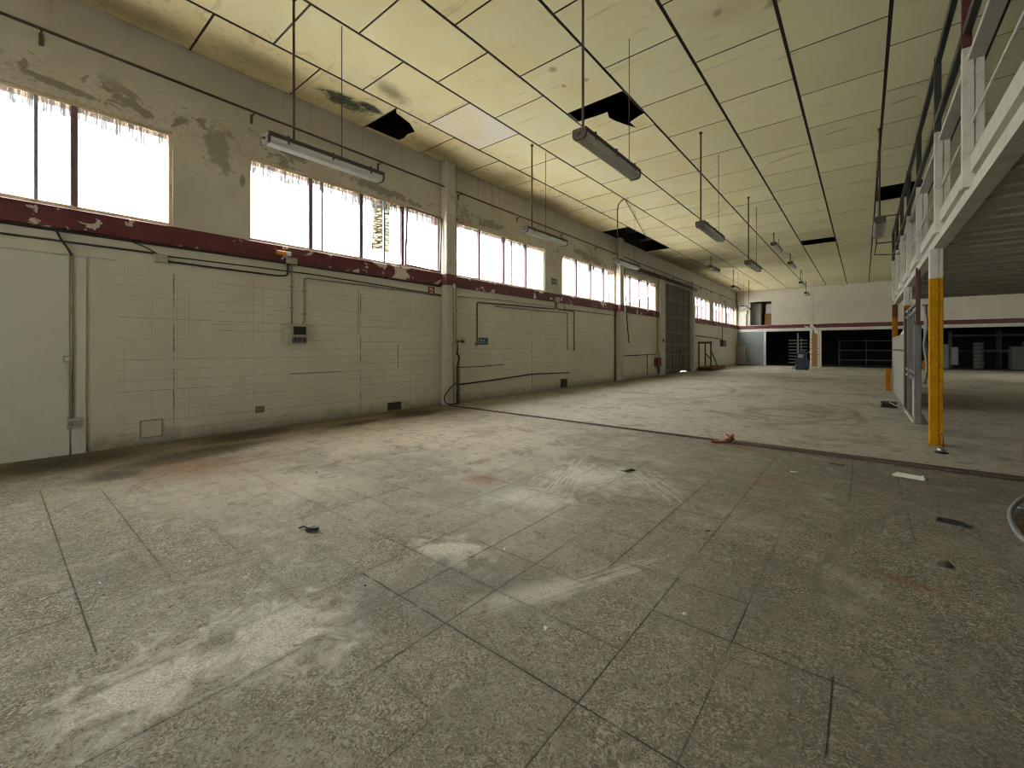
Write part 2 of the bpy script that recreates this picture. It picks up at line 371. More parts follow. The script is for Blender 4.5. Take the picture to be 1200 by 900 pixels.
    return t.done(c, r1, 0., t.bump(h, .7, .007), sp)

def mat_wall_long():
    t = NT('painted_tile_wall'); p = t.pos(); x, y, z = t.xyz(p)
    n1 = t.noise(p, .8, 6, .62); n2 = t.noise(p, 4.5, 7, .7, .5); n3 = t.noise(p, 22, 4, .65)
    low = t.mix(t.ss(n1, .35, .65), (.535, .505, .420), (.60, .572, .485))
    up = t.mix(t.ss(n1, .35, .65), (.455, .422, .352), (.545, .512, .437))
    c = t.mix(t.ss(z, 3.0, 3.1), low, up)
    fy = t.m('DIVIDE', y, .155); fz = t.m('DIVIDE', t.m('SUBTRACT', z, .02), .1565)
    ey = t.m('ABSOLUTE', t.m('SUBTRACT', t.m('FRACT', fy), .5)); ez = t.m('ABSOLUTE', t.m('SUBTRACT', t.m('FRACT', fz), .5))
    inz = t.mul(t.mul(t.ss(z, 2.68, 2.62), t.ss(y, 1.14, 1.18)), t.ss(t.m('ABSOLUTE', t.m('SUBTRACT', y, 25.4)), 2.9, 3.0))
    rz = t.white(t.vec(t.m('FLOOR', t.m('ADD', fz, .5)), t.m('FLOOR', t.mul(fy, .13)), 2.)); ry = t.white(t.vec(t.m('FLOOR', t.m('ADD', fy, .5)), t.m('FLOOR', t.mul(fz, .2)), 5.))
    gz = t.mul(t.ss(ez, .468, .488), t.ss(rz, .0, .9, .25, .85)); gy = t.mul(t.ss(ey, .470, .488), t.ss(ry, .3, .95, .06, .5))
    g = t.mul(t.mx(gz, gy), inz)
    cell = t.white(t.vec(t.m('FLOOR', fy), t.m('FLOOR', fz), 1.))
    c = t.mix(t.mul(t.mul(cell, inz), .12), c, (.66, .635, .55))
    c = t.mix(t.mul(g, .85), c, (.19, .168, .122))
    # repaired seams of the tiling
    for ys, zt in ((1.83, 2.6), (5.05, 2.6), (11.2, 2.6)):
        sm = t.mul(t.ss(t.m('ABSOLUTE', t.m('SUBTRACT', t.m('MULTIPLY_ADD', n3, .02, y), ys)), .014, .004), t.ss(z, zt + .02, zt))
        c = t.mix(t.mul(sm, t.ss(n2, .35, .6)), c, (.16, .14, .10))
    # rubbed grey and scraped horizontal marks
    ns = t.noise(t.scale(p, (1, 1.2, 16)), 1.1, 4, .6)
    scrape = t.mul(t.ss(ns, .60, .68), t.mul(t.ss(t.m('ABSOLUTE', t.m('SUBTRACT', z, 2.1)), .55, .2), t.ss(n1, .42, .6)))
    c = t.mix(t.mul(scrape, .5), c, (.26, .235, .19))
    c = t.mix(t.mul(t.ss(n2, .58, .72), .35), c, (.36, .33, .265))
    pale = t.mx(t.blob(y, z, (20.3, 1.32), (1.6, .25), 0, n2, .9, .8), t.blob(y, z, (30.5, 2.4), (2.5, .35), 0, n2, .9, .8), t.blob(y, z, (36., .9), (2.5, .8), 0, n2, .9, .8))
    c = t.mix(t.mul(pale, .55), c, (.66, .65, .57))
    # peeled plaster round the heads of the windows
    zone = t.mul(t.ss(t.m('ABSOLUTE', t.m('SUBTRACT', z, 5.0)), .50, .12), 1.)
    npl = t.noise(t.scale(p, (1, 1, 1.7)), 2.1, 8, .68, .9)
    peel = t.mul(zone, t.ss(t.m('MULTIPLY_ADD', t.noise(p, .45, 2, .5), .55, npl), .895, .915))
    side = t.mul(t.blob(y, z, (2.45, 4.75), (.22, .38), .2, n2, 1.9, .2), .8)
    spots = t.mx(t.blob(y, z, (1.35, 5.02), (.25, .07), -.3, n2, 1.8, .2), t.blob(y, z, (.55, 4.98), (.45, .05), -.1, n2, 1.6, .25), t.blob(y, z, (5.6, 4.98), (.9, .09), -.05, n2, 2.0, .2), t.blob(y, z, (9.2, 5.03), (.7, .12), 0, n2, 2.2, .2), t.blob(y, z, (14.8, 5.0), (1.1, .16), -.05, n2, 2.4, .2), t.blob(y, z, (2.78, 4.35), (.05, .12), 0, n2, .8, .3))
    pm = t.mx(peel, side, spots)
    c = t.mix(t.mul(pm, .75), c, (.19, .165, .125))
    edge = t.mul(t.ss(n3, .5, .62), t.mul(t.ss(t.m('ABSOLUTE', t.m('SUBTRACT', z, 4.95)), .4, .1), .35))
    c = t.mix(edge, c, (.22, .185, .13))
    # leak streaks from the ceiling, dirt at the skirting
    stv = t.noise(t.scale(p, (1, 3.2, .22)), 1.4, 5, .65)
    c = t.mix(t.mul(t.mul(t.ss(stv, .54, .70), t.ss(z, 4.9, 6.0)), .5), c, (.28, .24, .175))
    c = t.mix(t.mul(t.ss(t.m('MULTIPLY_ADD', n2, .5, z), .55, .22), .7), c, (.19, .165, .12))
    c = t.mix(t.mul(t.ss(n3, .70, .74), .35), c, (.07, .06, .045))
    h = t.m('ADD', t.m('MULTIPLY_ADD', g, -.7, t.mul(n3, .12)), t.mul(pm, -.7))
    return t.done(c, t.ss(n2, .3, .7, .38, .62), 0., t.bump(h, .5, .006), .4)

def mat_band(name='maroon_band', peel=1.):
    t = NT(name); p = t.pos(); x, y, z = t.xyz(p)
    n1 = t.noise(p, 3.2, 5, .6); n2 = t.noise(p, 14, 5, .65); n0 = t.noise(p, .6, 2, .5)
    c = t.mix(t.ss(n1, .3, .7), (.092, .019, .024), (.140, .027, .033))
    c = t.mix(t.mul(t.ss(n2, .55, .75), .6), c, (.10, .035, .035))
    if peel:
        npl = t.noise(t.scale(p, (1, 1, 1.2)), 2.9, 6, .55, .4)
        pk = t.ss(t.m('MULTIPLY_ADD', n0, .5, npl), .845, .86)
        c = t.mix(pk, c, t.mix(n2, (.50, .45, .37), (.62, .58, .50)))
    return t.done(c, .5, 0., t.bump(n2, .4, .004))

def mat_ceiling(name, a, b, stains=True):
    t = NT(name); p = t.pos(); x, y, z = t.xyz(p)
    isl = t.node('ShaderNodeNewGeometry').outputs['Random Per Island']
    n1 = t.noise(p, .9, 6, .62, .5); n2 = t.noise(p, 4.2, 6, .7, .6); n3 = t.noise(p, 18, 3, .6)
    c = t.mix(isl, a, b)
    c = t.mix(t.mul(t.mul(t.ss(n1, .38, .7), t.ss(x, .5, -5.)), .6), c, (.70, .58, .27))
    if stains:
        wall = t.ss(t.m('ADD', x, t.m('MULTIPLY_ADD', n1, 2.2, -1.1)), -6.6, -8.0)
        c = t.mix(t.mul(wall, t.ss(y, 30, 20, .15, .22)), c, (.42, .30, .14))
        c = t.mix(t.mul(t.mul(t.ss(n2, .52, .66), t.ss(x, -6.2, -7.6)), .38), c, (.20, .125, .055))
        br = t.mx(t.blob(x, y, (-7.75, 2.9), (.28, .75), 0, n2, 1., .7), t.blob(x, y, (-8.0, 1.3), (.3, .7), 0, n2, 1., .7), t.blob(x, y, (-7.9, 6.9), (.3, .8), 0, n2, 1., .8), t.blob(x, y, (-8.0, 11.5), (.4, 1.5), 0, n2, 1., .8), t.blob(x, y, (-7.6, 9.2), (.5, .7), 0, n2, 1., .8))
        c = t.mix(t.mul(br, .48), c, (.11, .068, .032))
        mold = t.mx(t.blob(x, y, (-7.72, 4.35), (.22, .55), .05, n2, 1.2, .55), t.blob(x, y, (-7.55, 4.75), (.12, .3), .1, n2, 1., .5))
        c = t.mix(t.mul(mold, .97), c, t.mix(t.ss(n3, .4, .6), (.012, .018, .011), (.06, .075, .045)))
        smk = t.mx(t.blob(x, y, (-6.78, 4.75), (.20, .42), .3, n2, .8, .9), t.mul(t.blob(x, y, (-7.9, 25.5), (1.6, 5.5), 0, n1, 1.2, 1.), .9), t.mul(t.blob(x, y, (-6.3, 24.), (1.4, 2.6), 0, n1, 1.2, 1.), .7), t.mul(t.blob(x, y, (-4.4, 22.), (1.0, 2.0), 0, n1, 1.2, 1.), .5))
        c = t.mix(t.mul(smk, .72), c, (.10, .085, .035))
        ring = t.mx(t.blob(x, y, (-.80, 6.75), (.10, .34), 1.2, n2, 1., .4), t.blob(x, y, (-1.6, 6.55), (.07, .07), 0, n2, .8, .5), t.mul(t.blob(x, y, (-1.5, 6.6), (.5, .28), .3, n2, .8, .9), .35), t.blob(x, y, (-4.1, 6.1), (.07, .07), 0, n2, .8, .6), t.blob(x, y, (-3.8, 6.7), (.06, .06), 0, n2, .8, .6), t.blob(x, y, (-4.2, 6.6), (.05, .07), 0, n2, .8, .6))
        c = t.mix(t.mul(ring, .6), c, (.25, .15, .05))
        dr = t.noise(t.rot(p, .55, (.5, 5, 1)), 1.3, 4, .6)
        c = t.mix(t.mul(t.ss(dr, .62, .68), .28), c, (.26, .22, .11))
        c = t.mix(t.mul(t.ss(n2, .68, .73), .55), c, (.22, .16, .08))
        # old scratches across the board, thin arcs
        def scratch(cx_, cy_, R, a0, ln):
            du = t.m('SUBTRACT', x, cx_ - R * math.cos(a0)); dv = t.m('SUBTRACT', y, cy_ - R * math.sin(a0))
            d = t.m('SQRT', t.m('ADD', t.mul(du, du), t.mul(dv, dv)))
            return t.mul(t.ss(t.m('ABSOLUTE', t.m('SUBTRACT', d, R)), .022, .008), t.blob(x, y, (cx_, cy_), (ln, ln), 0, None, 0, .3))
        scs = t.mx(scratch(-1.5, 12.6, 2.2, -1.9, .45), scratch(-.45, 11.78, 2.6, -1.8, .24), scratch(.6, 11.1, 3., -1.8, .2), scratch(-4.1, 16.2, 2.4, -2.0, .4))
        c = t.mix(t.mul(scs, .85), c, (.075, .06, .03))
    return t.done(c, .8, 0., t.bump(n3, .15, .003), .2)

M = {}
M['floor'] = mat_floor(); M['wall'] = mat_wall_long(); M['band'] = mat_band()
M['band_clean'] = mat_band('maroon_stripe', 0)
M['tile'] = mat_ceiling('ceiling_boards', (.68, .635, .405), (.755, .71, .465))
M['tile_new'] = mat_ceiling('clean_ceiling_board', (.72, .69, .58), (.74, .71, .60), False)
M['tbar'] = paint('dark_grid', (.018, .013, .010), rough=.6)
M['plenum'] = paint('void_shade', (.008, .007, .006), rough=.9)  # near black: the shade of the void is put into the colour
M['plaster'] = paint('old_plaster', (.50, .47, .39), (.44, .405, .325), .7, 1.2, amount=.6, grime=(.30, .26, .19))
M['plaster_end'] = paint('end_wall_plaster', (.64, .605, .52), (.58, .545, .455), .75, .7, amount=.6)
M['plaster_rear'] = paint('grey_plaster', (.60, .57, .49), (.54, .51, .43), .8, 1.)
M['brick'] = paint('orange_brick', (.50, .27, .17), (.42, .20, .12), .85, 5.)
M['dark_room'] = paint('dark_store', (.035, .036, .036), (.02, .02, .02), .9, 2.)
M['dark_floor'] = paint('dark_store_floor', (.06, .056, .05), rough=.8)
M['asphalt'] = paint('pale_yard', (.64, .63, .60), (.58, .57, .54), .9, 1.)
M['white_steel'] = paint('white_painted_steel', (.60, .595, .54), (.49, .475, .41), .42, 5., amount=.45)
M['grey_steel'] = paint('grey_painted_steel', (.155, .152, .148), (.11, .107, .10), .45, 6., grime=(.13, .10, .075))
M['green_steel'] = paint('dark_green_steel', (.032, .042, .036), (.022, .028, .024), .4, 6.)
M['maroon_steel'] = paint('maroon_steel', (.085, .014, .014), (.05, .012, .012), .45, 6.)
M['rust_steel'] = paint('rust_brown_steel', (.15, .055, .025), (.09, .034, .018), .8, 9., grime=(.03, .02, .015))
M['yellow'] = paint('yellow_paint', (.52, .255, .0006), (.43, .20, .001), .6, 7., amount=.35, grime=(.20, .095, .006), spec=.12)
M['orange'] = paint('orange_paint', (.40, .155, .002), (.27, .09, .003), .6, 7., grime=(.08, .04, .02), spec=.15)
M['deck'] = paint('ribbed_deck', (.40, .385, .315), (.33, .315, .25), .7, 2.5, amount=.5)
M['pale_pipe'] = paint('grey_conduit', (.27, .255, .21), (.20, .185, .145), .5, 8.)
M['pale_box'] = paint('pale_plastic_box', (.40, .38, .31), (.33, .31, .25), .5, 8., grime=(.2, .17, .12))
M['black_cable'] = paint('black_cable', (.022, .019, .018), rough=.5)
M['brown_pipe'] = paint('brown_pipe', (.075, .055, .042), (.045, .033, .026), .55, 9.)
M['black'] = paint('black_plastic', (.012, .012, .012), rough=.4)
M['frame_wood'] = paint('cream_window_frame', (.58, .47, .31), (.45, .36, .25), .6, 6.)
M['frame_steel'] = paint('mauve_window_bar', (.15, .095, .11), (.11, .075, .085), .5, 8.)
M['gate'] = paint('olive_gate_steel', (.085, .083, .063), (.060, .058, .043), .55, 3., grime=(.035, .03, .022))
M['gate_rail'] = paint('gate_rail', (.17, .165, .13), (.12, .115, .09), .5, 5.)
M['bluegrey'] = paint('bluegrey_sheet', (.25, .28, .29), (.20, .225, .235), .5, 2.)
M['blue'] = paint('blue_machine', (.016, .036, .065), (.012, .024, .042), .45, 7., grime=(.05, .05, .05))
M['blue_plate'] = paint('blue_plate', (.035, .085, .15), (.025, .06, .11), .4, 12.)
M['red'] = paint('red_sign', (.20, .022, .02), (.14, .018, .016), .45, 12.)
M['red_hose'] = paint('red_hose', (.27, .055, .045), (.17, .04, .035), .5, 12.)
M['pink'] = paint('pink_strap', (.52, .26, .24), (.36, .12, .11), .6, 14.)
M['hose'] = paint('bluegrey_hose', (.20, .235, .24), (.15, .18, .18), .4, 12.)
M['green_sign'] = paint('green_sign', (.025, .085, .060), (.018, .055, .04), .4, 12.)
M['paper'] = paint('white_paper', (.78, .78, .72), rough=.8)
M['white'] = paint('white_mark', (.70, .70, .66), rough=.6)
M['wood_brown'] = paint('brown_boarding', (.36, .17, .06), (.26, .12, .045), .7, 4., grime=(.12, .07, .035))
M['steel'] = paint('bare_steel', (.40, .40, .39), (.28, .28, .27), .32, 9., metal=.9)
M['strip_steel'] = paint('rusty_floor_rail', (.105, .068, .048), (.06, .042, .032), .5, 9., metal=.3)
M['fixture'] = paint('fixture_body', (.085, .068, .055), (.06, .048, .04), .5, 9.)
M['leaf'] = paint('dry_leaf', (.05, .06, .03), (.03, .032, .018), .7, 20.)
M['stone'] = paint('debris', (.09, .075, .055), (.05, .042, .03), .8, 20.)
M['shaded_grey'] = paint('shaded_store_grey', (.13, .13, .12), (.09, .09, .085), .6, 4.)  # pale store goods darkened; the dimness of the room is in this colour
M['brown_patch'] = paint('brown_patch', (.20, .145, .105), (.15, .105, .075), .7, 9.)
M['hatch'] = paint('painted_hatch', (.52, .49, .405), (.45, .42, .34), .5, 6.)
M['door_paint'] = paint('pale_door_paint', (.56, .56, .50), (.51, .51, .45), .5, 1.5)
M['cream_paint'] = paint('cream_metal', (.30, .30, .26), (.265, .265, .225), .45, 4.)

def mat_diffuser():
    t = NT('dusty_diffuser'); p = t.obj(); n = t.noise(t.scale(p, (1, .15, 1)), 26, 4, .6)
    t.done(t.mix(t.ss(n, .3, .7), (.56, .54, .48), (.40, .375, .32)), .35, 0., t.bump(n, .3, .004))
    t.b.inputs['Transmission Weight'].default_value = 0.0
    tr = t.node('ShaderNodeBsdfTranslucent', {0: (.85, .85, .80, 1)}); out = t.n['Material Output']
    q = t.node('ShaderNodeMixShader', {0: .55}); t.l.new(t.b.outputs[0], q.inputs[1]); t.l.new(tr.outputs[0], q.inputs[2]); t.l.new(q.outputs[0], out.inputs[0])
    return t.mat
M['diffuser'] = mat_diffuser()

def mat_glass():
    """dirty window glass: clear, with grimy fringes hanging from the head and a thin film"""
    t = NT('dirty_window_glass'); p = t.pos(); x, y, z = t.xyz(p); out = t.n['Material Output']
    ns = t.noise(t.scale(p, (1, 5, .7)), 2.0, 5, .65); nb = t.noise(p, .8, 3, .5); nf = t.noise(t.scale(p, (1, 22, 1.2)), 1.6, 4, .7)
    hang = t.m('MULTIPLY_ADD', nb, .62, t.mul(ns, .20))
    d = t.ss(t.m('SUBTRACT', z, t.m('SUBTRACT', 4.98, hang)), 0., .05)
    d = t.mul(d, t.ss(nf, .36, .60, .45, .95))
    tr = t.node('ShaderNodeBsdfTransparent', {0: (.96, .975, .975, 1)})
    df = t.node('ShaderNodeBsdfDiffuse', {0: (.35, .36, .36, 1)}); tl = t.node('ShaderNodeBsdfTranslucent', {0: (.085, .09, .092, 1)})
    gl = t.node('ShaderNodeBsdfGlossy', {0: (1, 1, 1, 1), 1: .08})
    dm = t.node('ShaderNodeMixShader', {0: .5}); t.l.new(df.outputs[0], dm.inputs[1]); t.l.new(tl.outputs[0], dm.inputs[2])
    a = t.node('ShaderNodeMixShader', {0: t.mul(d, .92)}); t.l.new(tr.outputs[0], a.inputs[1]); t.l.new(dm.outputs[0], a.inputs[2])
    b = t.node('ShaderNodeMixShader', {0: .05}); t.l.new(a.outputs[0], b.inputs[1]); t.l.new(gl.outputs[0], b.inputs[2])
    t.l.new(b.outputs[0], out.inputs[0]); return t.mat
M['glass'] = mat_glass()
def mat_amber():
    t = NT('amber_lens'); return t.done((.75, .33, .08), .25)
M['amber'] = mat_amber()

# ------------------------------------------------------------------ the room shell
XR, YB, H = 10.0, 40.5, 6.2
TOP = 7.0
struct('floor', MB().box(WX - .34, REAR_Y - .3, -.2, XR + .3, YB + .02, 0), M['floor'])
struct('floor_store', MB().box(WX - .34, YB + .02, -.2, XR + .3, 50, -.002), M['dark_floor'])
struct('ground', MB().box(-60, -60, -.45, WX - .34, 90, -.03).box(WX - .34, -60, -.45, 60, REAR_Y - .3, -.03), M['asphalt'])

GATE = (23.1, 27.86, 0.0, 5.02)
holes = [(a, b, WZ0, WZ1) for a, b, _, _ in WINS] + [(GATE[0], GATE[1], 0, GATE[3])]
struct('wall_left', MB().holed(REAR_Y - .3, 50, 0, H + .035, holes, 'x', WX - .12, WX), M['wall'])
struct('wall_left_upper', MB().box(WX - .12, REAR_Y - .3, H + .035, WX, 50, TOP), M['plenum'])  # strip above the ceiling blackened so the holes look shaded inside
struct('wall_left_outer', MB().holed(REAR_Y - .3, 50, -.3, TOP, holes, 'x', WX - .34, WX - .121), M['brick'])
struct('wall_back', MB().holed(WX, XR, 0, TOP, [(-7.36, -5.81, 3.33, 5.28), (-8.2, -2.95, 0, 2.78), (-2.5, 9.6, 0, 2.78)], 'y', YB, YB + .3), M['plaster_end'])
struct('wall_right', MB().holed(REAR_Y - .3, 50, 0, TOP, [RIGHT_FILL], 'x', XR, XR + .3), M['plaster_rear'])
struct('wall_rear', MB().holed(WX, XR, 0, TOP, [REAR_FILL], 'y', REAR_Y - .3, REAR_Y), M['plaster_rear'])
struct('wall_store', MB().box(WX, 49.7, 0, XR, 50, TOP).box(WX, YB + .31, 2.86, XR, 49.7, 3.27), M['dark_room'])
struct('wall_upper_room', MB().box(WX + .2, 44, 3.28, -4.4, 44.1, 6.1).box(-4.5, YB + .31, 3.28, -4.4, 44, 6.1).box(WX + .01, YB + .31, 5.9, -4.4, 44, 6.0), M['bluegrey'])
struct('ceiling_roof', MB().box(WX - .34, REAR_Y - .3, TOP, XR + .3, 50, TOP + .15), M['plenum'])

# ceiling boards in a running bond with open joints; some are broken or gone
tiles = MB(); PX, PY = 1.24, 1.545
PH = [.475, 1.265, .445, 1.25, .45, 1.28, .435, 1.27]
TX0 = -8.38
def tile(x0, x1, y0, y1, mi=0):
    gx, gy = .024, .016
    dz = random.uniform(0, .004)
    tiles.box(max(x0 + gx, WX + .035), y0 + gy, H + dz, min(x1 - gx, XR - .01), y1 - gy, H + .006 + dz, mi)
def tile_poly(poly): tiles.prism(poly, 'z', H, H + .008)
gone = {(0, 10), (0, 11), (0, 12), (7, 10), (0, 3), (3, 4), (5, 14)}
for k in range(15):
    x0 = TX0 + k * PX
    for j in range(-7, 27):
        y0 = PH[k % 8] + PY * j
        if y0 + PY < REAR_Y or y0 > YB - .02 or x0 > XR: continue
        if (k, j) in gone: continue
        tile(x0, x0 + PX, max(y0, REAR_Y + .01), min(y0 + PY, YB - .012), 1 if (k, j) == (1, 3) else 0)
y = .475 + 3 * PY
tile_poly([(-8.33, y + 1.53), (-7.155, y + 1.53), (-7.155, y + .02), (-7.21, y + .03), (-7.30, y + .10), (-7.42, y + .52), (-7.62, y + .81), (-7.85, y + .78), (-8.05, y + .84), (-8.22, y + .82), (-8.24, y + .04), (-8.33, y + .02)])
y = 1.25 + 4 * PY
tile_poly([(-4.645, 8.965), (-3.435, 8.965), (-3.435, 8.40), (-3.60, 8.46), (-3.80, 8.55), (-3.79, 8.86), (-3.90, 8.62), (-4.02, 8.30), (-4.06, 8.10), (-3.99, 7.90), (-4.30, 7.88), (-4.645, 7.84)])
y = 1.28 + 14 * PY
tile_poly([(-2.165, y + 1.535), (-.955, y + 1.535), (-.955, y + 1.06), (-1.4, y + 1.02), (-1.8, y + 1.08), (-2.165, y + 1.03)])
ceil = struct('ceiling', tiles, [M['tile'], M['tile_new']], fix=True)
bars = MB()
for k in range(1, 15):
    x0 = TX0 + k * PX
    bars.box(x0 - .035, REAR_Y, H + .014, x0 + .035, YB, H + .03).box(x0 - .004, REAR_Y, H + .03, x0 + .004, YB, H + .09)
for k in range(15):
    for j in range(-7, 27):
        y0 = PH[k % 8] + PY * j
        if y0 < REAR_Y or y0 > YB - .05: continue
        if (k, j) in ((0, 11), (0, 12)): continue
        bars.box(max(TX0 + k * PX + .02, WX), y0 - .025, H + .015, min(TX0 + (k + 1) * PX - .02, XR), y0 + .025, H + .029)
struct('ceiling_grid', bars, M['tbar'])
# roof purlins and sheet seen through the opening next to the wall
struct('ceiling_purlin', MB().box(WX, 16.4, 6.75, XR, 16.52, 6.98).box(WX, 18.2, 6.62, -3, 18.3, 6.98).box(WX + .1, 19.6, 6.5, -4, 19.66, 6.6), M['grey_steel'])

# maroon ledge that runs along the wall under the windows
PIL = [(7.29, 7.62), (17.27, 17.62)]
def ledge(mb, y0, y1): mb.cbox(WX, y0, 3.045, WX + .055, y1, 3.335, .012)
lb = MB()
for a, b in ((REAR_Y, 7.29), (7.62, 17.27), (17.62, 22.98), (27.98, YB)): ledge(lb, a, b)
struct('trim_1', lb, M['band'], fix=True)
lb = MB(); lb.cbox(WX, YB - .05, 3.03, -2.9, YB, 3.30, .01).cbox(-2.5, YB - .05, 3.0, XR, YB, 3.29, .01).box(-2.9, YB - .045, 3.01, -2.5, YB, 3.28)
struct('trim_2', lb, M['band_clean'], fix=True)
struct('trim_3', MB().cbox(WX, YB - .06, 2.78, XR, YB - .001, 3.0, .012), M['white_steel'], fix=True)
for i, (a, b) in enumerate(PIL):
    e = struct_empty('pillar_%d' % (i + 1), (WX, a, 0))
    struct('shaft', MB().cbox(.0, 0, 0, .235, b - a, H + .02, .018), M['plaster'], e, fix=True)
    struct('painted_band', MB().cbox(.0, -.006, 3.03, .243, b - a + .006, 3.33, .018), M['band_clean'], e, fix=True)
struct('pillar_3', MB().cbox(WX, 22.3, 0, WX + .10, 23.08, 5.2, .015), M['plaster'], fix=True)
struct('pillar_4', MB().cbox(WX, 27.9, 0, WX + .12, 28.3, 5.6, .015), M['plaster'], fix=True)

# windows: cream outer frame, mauve bars, dirty panes set back in the wall
for i, (a, b, mull, thin) in enumerate(WINS):
    e = struct_empty('window_%d' % (i + 1), (WX - .06, a, WZ0)); L = b - a; Hh = WZ1 - WZ0
    fr = MB(); f = .045
    for q in ((0, 0, L, f), (0, Hh - f, L, Hh), (0, f, f, Hh - f), (L - f, f, L, Hh - f)): fr.box(-.035, q[0], q[1], .035, q[2], q[3])
    struct('window_frame', fr, M['frame_wood'], e)
    mb = MB()
    for m_ in mull: mb.cbox(-.045, m_ - a - .036, f, .045, m_ - a + .036, Hh - f, .006)
    struct('mullion', mb, M['frame_steel'], e, fix=True)
    if thin:
        mb = MB()
        for m_ in thin: mb.box(-.03, m_ - a - .018, f, .02, m_ - a + .018, Hh - f)
        struct('sliding_sash_bar', mb, M['bluegrey'], e)
    struct('pane', MB().box(-.004, f, f, .0, L - f, Hh - f), M['glass'], e)
    struct('window_sill', MB().box(-.06, -.02, -.03, .075, L + .02, -.002).box(-.28, 0, -.03, -.06, L, .0), M['frame_wood'], e)
# the last casement of the second window hangs askew
e = bpy.data.objects['window_2']
sash = MB(); 
for q in ((0, 0, 1.05, .035), (0, 1.36, 1.05, 1.395), (0, .035, .035, 1.36), (1.015, .035, 1.05, 1.36)): sash.box(-.014, q[0], q[1], .014, q[2], q[3])
s_ = struct('tilted_casement', sash, M['frame_steel'], e); s_.location = (.075, 3.30, .04); s_.rotation_euler = (math.radians(-2.5), 0, math.radians(-3))

# ------------------------------------------------------------------ big sliding gate
g = struct_empty('door_1', (WX - .10, GATE[0], 0)); L = GATE[1] - GATE[0]
struct('door_leaf', MB().holed(.0, L, .004, 5.02, [(2.95, 4.15, .0, .055)], 'x', -.03, .0), M['gate'], g)
rl = MB()
for z in (.16, 1.02, 1.62, 2.30, 3.18, 4.12): rl.box(0, .05, z, .035, L - .05, z + .06)
for y in (.02, 1.18, 2.35, 3.5, L - .08): rl.box(0, y, .06, .03, y + .06, 4.96)
struct('door_rail', rl, M['gate_rail'], g)
wk = MB()
for q in ((1.55, .16, 1.60, 2.3), (2.9, .16, 2.95, 2.3), (1.55, 2.25, 2.95, 2.3)): wk.box(0, q[0], q[1], .05, q[2], q[3])
struct('wicket_frame', wk, M['gate_rail'], g)
struct('door_handle', MB().tube(bend([(0, 2.75, 1.05), (.07, 2.75, 1.05), (.07, 2.75, 1.25), (0, 2.75, 1.25)], .02), .012), M['black'], g)
struct('trim_4', MB().box(WX, GATE[0] - .08, 0, WX + .03, GATE[0], 5.06).box(WX, GATE[1], 0, WX + .03, GATE[1] + .08, 5.06).box(WX, GATE[0] - .08, 5.02, WX + .03, GATE[1] + .08, 5.10), M['plaster'])

# flush pale panel closing an old doorway, nearest part of the long wall
d = struct_empty('door_2', (WX, -3.4, 0))
struct('door_leaf', MB().cbox(0, 0, 0, .018, 4.08, 2.69, .004), M['door_paint'], d, fix=True)
struct('door_frame', MB().cbox(0, 4.10, 0, .026, 4.24, 2.70, .004).box(0, 0, 2.71, .03, 4.55, 2.725), M['door_paint'], d, fix=True)
# grey-blue sheet sliding door in front of the left opening of the end wall
d = struct_empty('door_3', (-8.28, YB - .13, 0))
struct('door_leaf', MB().box(0, 0, .03, 1.95, .05, 2.77), M['bluegrey'], d)
rb = MB()
for k in range(10): rb.box(.09 + k * .19, -.012, .05, .12 + k * .19, 0, 2.75)
struct('door_rib', rb, M['bluegrey'], d)
struct('door_edge', MB().box(1.95, -.03, .0, 2.10, .06, 2.78), M['white_steel'], d)

# ------------------------------------------------------------------ mezzanine on the right
MX0, MY0, MY1 = .80, REAR_Y, 18.5
dk = MB()
n = 28; pw = (MY1 - MY0) / n
for k in range(n):
    a = MY0 + k * pw; b = a + pw
    dk.box(.93, a + .035, 3.02, XR, b - .035, 3.05)                          # pan
    dk.box(.93, b - .14, 2.985, XR, b - .035, 3.02)
    dk.box(.93, a + pw * .5 - .03, 2.995, XR, a + pw * .5 + .03, 3.02)
dk.box(.93, MY0, 3.10, XR, MY1, 3.28, 1)  # black backing paints the shade in the gaps between pans
struct('mezzanine_deck', dk, [M['deck'], M['plenum']])
struct('deck_beam', MB().box(3.9, MY0, 2.80, 4.05, MY1, 2.97).box(7.2, MY0, 2.80, 7.35, MY1, 2.97), M['deck'])
eb = MB()
eb.box(MX0, MY0, 2.92, .935, MY1 + .9, 3.045)             # lower flange block
eb.box(MX0 + .055, MY0, 3.045, .935, MY1 + .9, 3.14)      # recessed web
eb.box(MX0, MY0, 3.14, .935, MY1 + .9, 3.31)              # upper edge plate
struct('edge_beam', eb, M['white_steel'])

# steel columns under the edge, yellow below and pale above
def column(y, label, h_y=2.48, low='yellow', up='white_steel'):
    t = thing('steel_column', label, 'column', (.835, y, 0), 0, 'columns under the mezzanine edge', 'thing')
    def prof(mb, z0, z1):
        mb.cbox(-.075, -.075, z0, .025, .075, z1, .006); mb.cbox(.032, -.068, z0, .075, .075, z1, .006)
        mb.box(.02, -.05, z0, .04, .05, z1); return mb
    prof(MB(), 0.012, h_y).build('shaft', M[low], t, fix=True)
    prof(MB(), h_y, 2.92).build('upper_shaft', M[up], t, fix=True)
    MB().box(-.09, -.09, 0, .09, .09, .012).build('base_plate', M[low], t)
    return t
column(8.95, 'yellow steel column with pale top, nearest to the camera, standing alone')
column(14.15, 'pale topped orange column between the grey steel frame and the white panel', low='orange')
c3 = column(19.6, 'rust topped orange column at the far end of the mezzanine', 2.5, 'orange', 'rust_steel')
b_ = MB().cbox(.58, 19.15, 0, .72, 19.30, .76, .01).build('bollard', M['orange'], fix=True)
tag(b_, 'short orange bollard on the floor in front of the far column', 'bollard')

